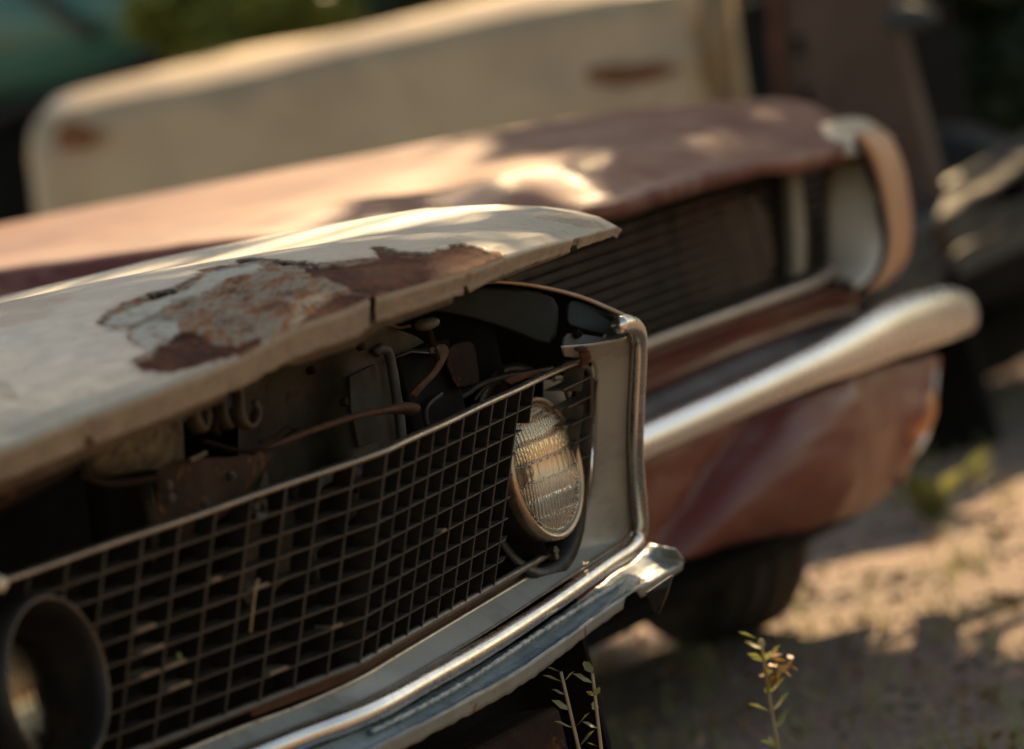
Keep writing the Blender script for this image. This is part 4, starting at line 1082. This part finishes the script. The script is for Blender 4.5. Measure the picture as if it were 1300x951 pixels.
# grey derelict truck nose at the right edge
GT = thing('grey_truck', 'dark derelict truck with bent grey bumper at the right behind the red car', 'truck')
YG = 1.45
m_ = MB()
for P_, w in (([(1075, 335), (1130, 308), (1200, 268), (1260, 230), (1310, 198), (1400, 150)], .040), ([(1100, 372), (1160, 352), (1220, 322), (1300, 275), (1400, 225)], .022)):
    pt = dense([qy(*p, YG) for p in P_], .05); m_.tube([p + Vector((0, .02 * ns(i * .3), .012 * ns(i * .4, 2))) for i, p in enumerate(pt)], w, 10, (.35, 1), refup=(0, 1, 0))
m_.build('bumper', GREYCAR, GT, True)
m_ = MB(); m_.plate([qy(*p, YG + .08) for p in [(1085, 300), (1400, 120), (1420, 260), (1110, 400)]], (0, .03, 0)); m_.build('nose_panel', mat('dark_teal_grey', (.035, .04, .04), (.025, .028, .028), rough=.6, nscale=4), GT)
m_ = MB(); c_ = qy(1280, 232, YG + .05); m_.tube([c_ + Vector((0, -.05, 0)), c_ + Vector((0, .02, 0))], .045, 16); m_.build('lamp_hole', DARKIN, GT)
g0 = qy(1110, 330, YG + .1)
m_ = MB(); m_.box((g0.x, YG + .12, .35), (2.0, 0, 0), (0, 2.2, 0), (0, 0, .30)); m_.build('body', DARKIN, GT, bevel=.05)
wheel(g0.x + .25, YG + .7, .33, .2, GT); wheel(g0.x + 1.75, YG + .7, .33, .2, GT)

# ------------------------------------------------------------------ vegetation
def leaves(mb, tints, c, r, n, size, rnd, flat=1.0):
    for _ in range(n):
        while True:
            p = Vector((rnd.uniform(-1, 1), rnd.uniform(-1, 1), rnd.uniform(-1, 1)))
            if p.length < 1: break
        p = Vector(c) + Vector((p.x * r[0], p.y * r[1], p.z * r[2]))
        a = Vector((rnd.gauss(0, 1), rnd.gauss(0, 1), rnd.gauss(0, .6))).normalized()
        b = a.cross(Vector((rnd.gauss(0, 1), rnd.gauss(0, 1), rnd.gauss(0, 1)))).normalized()
        s = size * rnd.uniform(.6, 1.4)
        mb.add([p - a * s, p - b * s * .45 + a * s * .1, p + a * s, p + b * s * .45 + a * s * .1], [(0, 1, 2, 3)])
        t = rnd.random(); tints += [t] * 4
def build_leaves(mb, tints, name, m, parent):
    me = bpy.data.meshes.new(name); me.from_pydata(mb.v, [], mb.f); me.update()
    at = me.attributes.new('tint', 'FLOAT', 'POINT'); at.data.foreach_set('value', tints)
    return link(name, me, m, parent)
def tree(x, y, h, cr, label, m, seed, n=2600, leaf=.09, clumps=26, lowz=.35, group='trees in the dark wood behind the cars'):
    rnd = random.Random(seed); t = thing('tree', label, 'tree', group=group)
    mb = MB(); pts = [Vector((x + .12 * ns(seed, k * .7) * k, y + .12 * ns(seed + 5, k * .7) * k, h * .9 * k / 7)) for k in range(8)]
    mb.tube(pts, [.20 * (1 - .1 * k) * h / 7 for k in range(8)], 10)
    for k in range(9):
        s = pts[rnd.randint(2, 6)]; a = rnd.uniform(0, 6.28); e = s + Vector((math.cos(a), math.sin(a), .5)) * cr * rnd.uniform(.5, .9)
        mb.tube([s, s.lerp(e, .5) + Vector((0, 0, .1)), e], [.05 * h / 7, .035 * h / 7, .012], 6)
    mb.build('trunk', BARK, t, True)
    mb = MB(); ti = []
    for k in range(clumps):
        a = rnd.uniform(0, 6.28); rr = cr * math.sqrt(rnd.random()); z = rnd.uniform(h * lowz, h)
        leaves(mb, ti, (x + rr * math.cos(a), y + rr * math.sin(a), z), (cr * .34, cr * .34, h * .085), n // clumps, leaf, rnd)
    build_leaves(mb, ti, 'crown', m, t); return t
kinds = ['dark tree with low crown %s']
spots = []
rnd = random.Random(11)
desc = ['behind the teal car', 'left of the teal car in deep shade', 'behind the cream car body', 'behind the rusty door', 'behind the grey truck', 'right of the grey truck', 'farther right beyond the gravel', 'rearmost behind the cream car body', 'rearmost behind the grey truck']
for k, (dx, lat) in enumerate([(22, -3.4), (23, -6), (22.5, -.8), (23.5, 1.4), (23, 3.8), (24, 6.4), (23, 9), (27, .6), (27, 5)]):
    c_ = CAM + Vector((math.cos(TH), math.sin(TH), 0)) * dx + Vector((math.sin(TH), -math.cos(TH), 0)) * lat
    tree(c_.x, c_.y, 6.2 + rnd.random() * 1.2, 2.3, 'dark leafy tree ' + desc[k], LEAFDARK, 20 + k, n=6500, leaf=.13, clumps=34, lowz=.04)
def bush(x, y, r, h, label, seed):
    rnd = random.Random(seed); t = thing('bush', label, 'bush', group='low bushes at the edge of the gravel'); mb = MB()
    for k in range(7):
        a = rnd.uniform(0, 6.28); mb.tube([Vector((x, y, GZ)), Vector((x + r * .5 * math.cos(a), y + r * .5 * math.sin(a), GZ + h * .45)), Vector((x + r * .8 * math.cos(a), y + r * .8 * math.sin(a), GZ + h * .85))], [.02, .014, .005], 5)
    mb.build('stem', BARK, t, True); mb = MB(); ti = []
    for k in range(22):
        a = rnd.uniform(0, 6.28); q_ = math.sqrt(rnd.random()) * r * .8
        leaves(mb, ti, (x + q_ * math.cos(a), y + q_ * math.sin(a), GZ + rnd.uniform(.1, .95) * h), (r * .35, r * .35, h * .16), 150, .055, rnd)
    build_leaves(mb, ti, 'foliage', LEAFDARK, t)
for k, (px, d, lab) in enumerate([(1290, 9.6, 'dark bush at the right edge beyond the gravel'), (1215, 9.2, 'dark bush just left of the one at the right edge'), (1150, 9.6, 'dark bush seen past the end of the red car bumper'), (1080, 10.2, 'dark bush low behind the red car nose'), (1370, 8.9, 'dark bush beyond the right edge of the gravel'), (1250, 11, 'taller dark bush at the back of the bushes'), (1120, 11.2, 'taller dark bush behind the red car nose')]):
    c_ = qx(px, 420, d); bush(c_.x, c_.y, .75, 1.25 if k < 5 else 2.0, lab, 60 + k)
# yellow green shrub behind the cream deck
sh = thing('shrub', 'sunlit yellow green shrub growing up behind the cream car deck', 'shrub')
rnd = random.Random(5); c_ = qx(300, 12, 6.4)
mb = MB()
for k in range(7):
    a = rnd.uniform(0, 6.28); mb.tube([Vector((c_.x, c_.y, 0)), Vector((c_.x + .1 * math.cos(a), c_.y + .1 * math.sin(a), c_.z * .6)), c_ + Vector((.18 * math.cos(a), .18 * math.sin(a), -.05))], [.012, .008, .004], 6)
mb.build('stem', BARK, sh, True)
mb = MB(); ti = []
for k in range(20): leaves(mb, ti, c_ + Vector((rnd.uniform(-.15, .15), rnd.uniform(-.22, .22), rnd.uniform(-.20, .16))), (.10, .10, .09), 170, .032, rnd)
build_leaves(mb, ti, 'foliage', LEAFYELLOW, sh)

# weeds near the bottom edge
def weed(px, py, d, label, seed, hgt, m=LEAFPALE, tip=None, zero_px=None, nleaf=9):
    """px,py = top of the weed at distance plane x=d"""
    rnd = random.Random(seed); top = qx(px, py, d); t = thing('weed', label, 'weed', group='weeds in the gravel')
    b = Vector((top.x + rnd.uniform(-.03, .03), top.y + rnd.uniform(-.03, .03), GZ - .01))
    mb = MB(); P_ = dense([b, b.lerp(top, .5) + Vector((.01, .012, 0)), top], .02); mb.tube(P_, [lerp(.0035, .0018, i / len(P_)) for i in range(len(P_))], 6)
    mb.build('stem', STRAW, t, True)
    mb = MB(); ti = []
    for k in range(nleaf):
        p = P_[int(len(P_) * (1 - .9 * (k / nleaf) ** 1.3)) - 1]
        a = rnd.uniform(0, 6.28); L_ = hgt * rnd.uniform(.7, 1.2)
        dv = Vector((math.cos(a), math.sin(a), .75)).normalized(); w = dv.cross(Vector((0, 0, 1))).normalized() * L_ * .2
        e = p + dv * L_ + Vector((0, 0, -.1 * L_))
        mb.add([p, p.lerp(e, .35) + w, p.lerp(e, .7) + w * .8 + Vector((0, 0, .08 * L_)), e, p.lerp(e, .7) - w * .8 + Vector((0, 0, .08 * L_)), p.lerp(e, .35) - w], [(0, 1, 2, 3, 4, 5)]); ti += [rnd.random()] * 6
    build_leaves(mb, ti, 'leaves', m, t)
    if tip:
        mb = MB(); ti = []
        for k in range(8): leaves(mb, ti, P_[-1] + Vector((rnd.uniform(-.02, .02), rnd.uniform(-.03, .01), rnd.uniform(-.05, -.02))), (.008, .008, .008), 2, .011, rnd)
        build_leaves(mb, ti, 'dry_leaves', tip, t)
    return t
weed(966, 812, .35, 'pale weed with orange dry leaves at the bottom edge, right of the apron', 3, .034, tip=LEAFORANGE, nleaf=24)
weed(712, 853, -.25, 'short pale shoot at the bottom edge below the white car apron', 4, .026, nleaf=20)
weed(752, 855, -.22, 'small pale shoot just right of the other one under the apron', 8, .026, nleaf=18)
weed(1190, 632, 3.7, 'broad leaved pale green weed on the gravel behind the sunny strip', 6, .17, nleaf=9)
weed(1262, 670, 3.3, 'thin dark stalked weed at the right edge across the sunny strip', 9, .035, m=LEAFDARK, nleaf=8)

# ------------------------------------------------------------------ ground
gp = bpy.data.meshes.new('ground')
S = 300; n = 260
# one sheet: fine near the cars, coarse to the horizon
def gz(x, y):
    d = math.hypot(x - 3, y - 1)
    return (.018 * fbm(x, y, 0, .8) + .006 * fbm(x, y, 2, 5)) * (1 if d < 20 else 0) - .006 + GZ
gx = [-S, -100, -40, -15] + [-8 + i * .07 for i in range(330)] + [16, 25, 60, 120, S]
gy = [-S, -100, -40, -15] + [-6 + i * .07 for i in range(230)] + [12, 25, 60, 120, S]
V = [(x, y, gz(x, y)) for y in gy for x in gx]; W = len(gx)
F_ = [(j * W + i, j * W + i + 1, (j + 1) * W + i + 1, (j + 1) * W + i) for j in range(len(gy) - 1) for i in range(W - 1)]
gp.from_pydata(V, [], F_); gp.update()
N = NT('gravelly_dirt')
c1 = mixc(N, ramp(N, noisetex(N, 1.2, 6), [(.4, 0.), (.65, 1.)]), (.25, .155, .115), (.15, .11, .088))
vr = N.n('ShaderNodeTexVoronoi'); vr.inputs['Scale'].default_value = 38; tc = N.n('ShaderNodeTexCoord'); N.l(tc.outputs['Object'], vr.inputs['Vector'])
c1 = mixc(N, ramp(N, vr.outputs['Color'], [(.3, 0.), (.8, .6)]), c1, (.32, .25, .18))
c1 = mixc(N, ramp(N, noisetex(N, 22, 8, .7), [(.54, 0.), (.68, .5)]), c1, (.09, .07, .05))
N.l(c1, N.b.inputs['Base Color']); N.b.inputs['Roughness'].default_value = .92
bump(N, vr.outputs['Distance'], .8, .012)
g = link('ground', gp, N.m, None, True); g['kind'] = 'structure'
# loose stones, as stuff
rnd = random.Random(2); mb = MB()
for _ in range(7000):
    u = rnd.random(); x = rnd.uniform(1.5, 9); y = rnd.uniform(-.8, 5)
    if rnd.random() < .25: x = rnd.uniform(-1.5, 3); y = rnd.uniform(-1.2, 2)
    r = rnd.uniform(.004, .014); z = gz(x, y)
    o_ = Vector((x, y, z + r * .3)); a = rnd.uniform(0, 6.28)
    ca, sa = math.cos(a) * r, math.sin(a) * r
    k = [rnd.uniform(.6, 1.1) for _ in range(6)]
    mb.add([o_ + Vector((ca, sa, 0)) * k[0], o_ + Vector((-sa, ca, 0)) * k[1], o_ - Vector((ca, sa, 0)) * k[2], o_ - Vector((-sa, ca, 0)) * k[3], o_ + Vector((0, 0, r * .6 * k[4])), o_ - Vector((0, 0, r * .6))],
           [(0, 1, 4), (1, 2, 4), (2, 3, 4), (3, 0, 4), (1, 0, 5), (2, 1, 5), (3, 2, 5), (0, 3, 5)])
o = mb.build('gravel', mat('pebbles', (.28, .22, .165), (.15, .12, .09), rough=.9, nscale=9), None); o['kind'] = 'stuff'

rnd = random.Random(9); mb = MB(); ti = []
for _ in range(420):
    q_ = qz(rnd.uniform(560, 1500), rnd.uniform(455, 1150), GZ)
    for b_ in range(rnd.randint(3, 9)):
        a = rnd.uniform(0, 6.28); L_ = rnd.uniform(.02, .07); o_ = q_ + Vector((rnd.uniform(-.03, .03), rnd.uniform(-.03, .03), -.005))
        e = o_ + Vector((math.cos(a) * L_ * .5, math.sin(a) * L_ * .5, L_)); w_ = Vector((-math.sin(a), math.cos(a), 0)) * .0022
        mb.add([o_ - w_, o_ + w_, e], [(0, 1, 2)]); ti += [rnd.random()] * 3
build_leaves(mb, ti, 'sparse_grass', LEAFPALE, None)['kind'] = 'stuff'
mb = MB(); ti = []
for _ in range(900):
    q_ = qz(rnd.uniform(560, 1500), rnd.uniform(455, 1150), GZ + .004); leaves(mb, ti, q_ + Vector((0, 0, .008)), (.01, .01, .004), 1, .014, rnd)
build_leaves(mb, ti, 'leaf_litter', leafmat('fallen_leaves', (.14, .07, .03), (.30, .17, .08), .1), None)['kind'] = 'stuff'

# ------------------------------------------------------------------ light
SUN_DIR = Vector((.91, .28, 0)).normalized() * math.cos(rad(36)) + Vector((0, 0, math.sin(rad(36))))
# an unseen big tree added towards the sun, leaf clumps set along sun rays: they shade the near gravel and the far gravel, the gap between lets a strip of sun through
rnd = random.Random(77)
st_ = thing('tree', 'unseen tall tree added towards the sun to throw dappled shade over the gravel', 'tree', group='trees in the dark wood behind the cars')
mb = MB(); tp_ = [Vector((11, -.6, GZ - .1)), Vector((10.9, -.3, 2.2)), Vector((10.6, .2, 4)), Vector((10.3, .6, 5.6)), Vector((10, .9, 7))]
mb.tube(tp_, [.3, .26, .22, .15, .06], 12)
mb2 = MB(); ti = []
SH = []
for _ in range(520):                            # near gravel
    px = rnd.uniform(600, 1500); q_ = qz(px, rnd.uniform(852 + 6 * ns(px * .02), 1120), GZ)
    if q_.x < 1.75 and q_.y > .05: continue     # leaves the red hood in the sun
    SH.append((q_.x, q_.y, GZ, .17))
for _ in range(70):                             # far gravel, thinner
    px = rnd.uniform(1000, 1500); q_ = qz(px, rnd.uniform(470, 560 - .25 * (px - 1000) + 90), GZ); SH.append((q_.x, q_.y, GZ, .22))
for _ in range(26): SH.append((rnd.uniform(-1.5, .1), rnd.uniform(-.25, .8), .95, .17))
for _ in range(16): SH.append((rnd.uniform(1.5, 2.7), rnd.uniform(.5, 1.15), .98, .15))  # clumps added to tame sun glare on the red hood
for _ in range(3): SH.append((rnd.uniform(1.05, 1.4), rnd.uniform(.5, .9), .98, .13))
for (x, y, z, r) in SH:
    k = rnd.uniform(6.5, 8.5); c_ = Vector((x, y, z)) + SUN_DIR * k
    if rnd.random() < .2: mb.tube([tp_[2].lerp(tp_[4], rnd.random()), c_], [.05, .012], 5)
    leaves(mb2, ti, c_, (r, r, r), 62 if r < .2 else 40, .065, rnd)
mb.build('trunk', BARK, st_, True); build_leaves(mb2, ti, 'crown', LEAFDARK, st_)
w = bpy.data.worlds.new('World'); SC.world = w; w.use_nodes = True
nt = w.node_tree; bg = nt.nodes['Background']
sk = nt.nodes.new('ShaderNodeTexSky'); sk.sky_type = 'NISHITA'; sk.sun_disc = False
sk.sun_elevation = math.asin(SUN_DIR.z); sk.sun_rotation = math.atan2(SUN_DIR.x, SUN_DIR.y)
nt.links.new(sk.outputs[0], bg.inputs[0]); bg.inputs[1].default_value = .10
sl = bpy.data.lights.new('sun', 'SUN'); sl.energy = 5.0; sl.angle = rad(.5); sl.color = (1, .80, .58)
so = bpy.data.objects.new('sun', sl); COL.objects.link(so); so.rotation_euler = (-SUN_DIR).to_track_quat('-Z', 'Y').to_euler()

# ------------------------------------------------------------------ camera
cd = bpy.data.cameras.new('camera'); co = bpy.data.objects.new('camera', cd); COL.objects.link(co)
M = Matrix((( RT.x, UP.x, -FW.x, CAM.x), (RT.y, UP.y, -FW.y, CAM.y), (RT.z, UP.z, -FW.z, CAM.z), (0, 0, 0, 1)))
co.matrix_world = M
cd.sensor_width = 36; cd.lens = FPX / 1300 * 36; cd.clip_end = 2000; cd.clip_start = .1
cd.dof.use_dof = True; cd.dof.focus_distance = 5.78; cd.dof.aperture_fstop = 3.2; cd.dof.aperture_blades = 0
SC.camera = co
SC.view_settings.view_transform = 'Standard'; SC.view_settings.look = 'None'; SC.view_settings.gamma = 1
SC.view_settings.exposure = .9
SC.view_settings.use_white_balance = True; SC.view_settings.white_balance_temperature = 8800; SC.view_settings.white_balance_tint = 10
SC.render.engine = 'CYCLES'
SC.cycles.max_bounces = 8; SC.cycles.transmission_bounces = 8
SC.cycles.caustics_reflective = False; SC.cycles.caustics_refractive = False
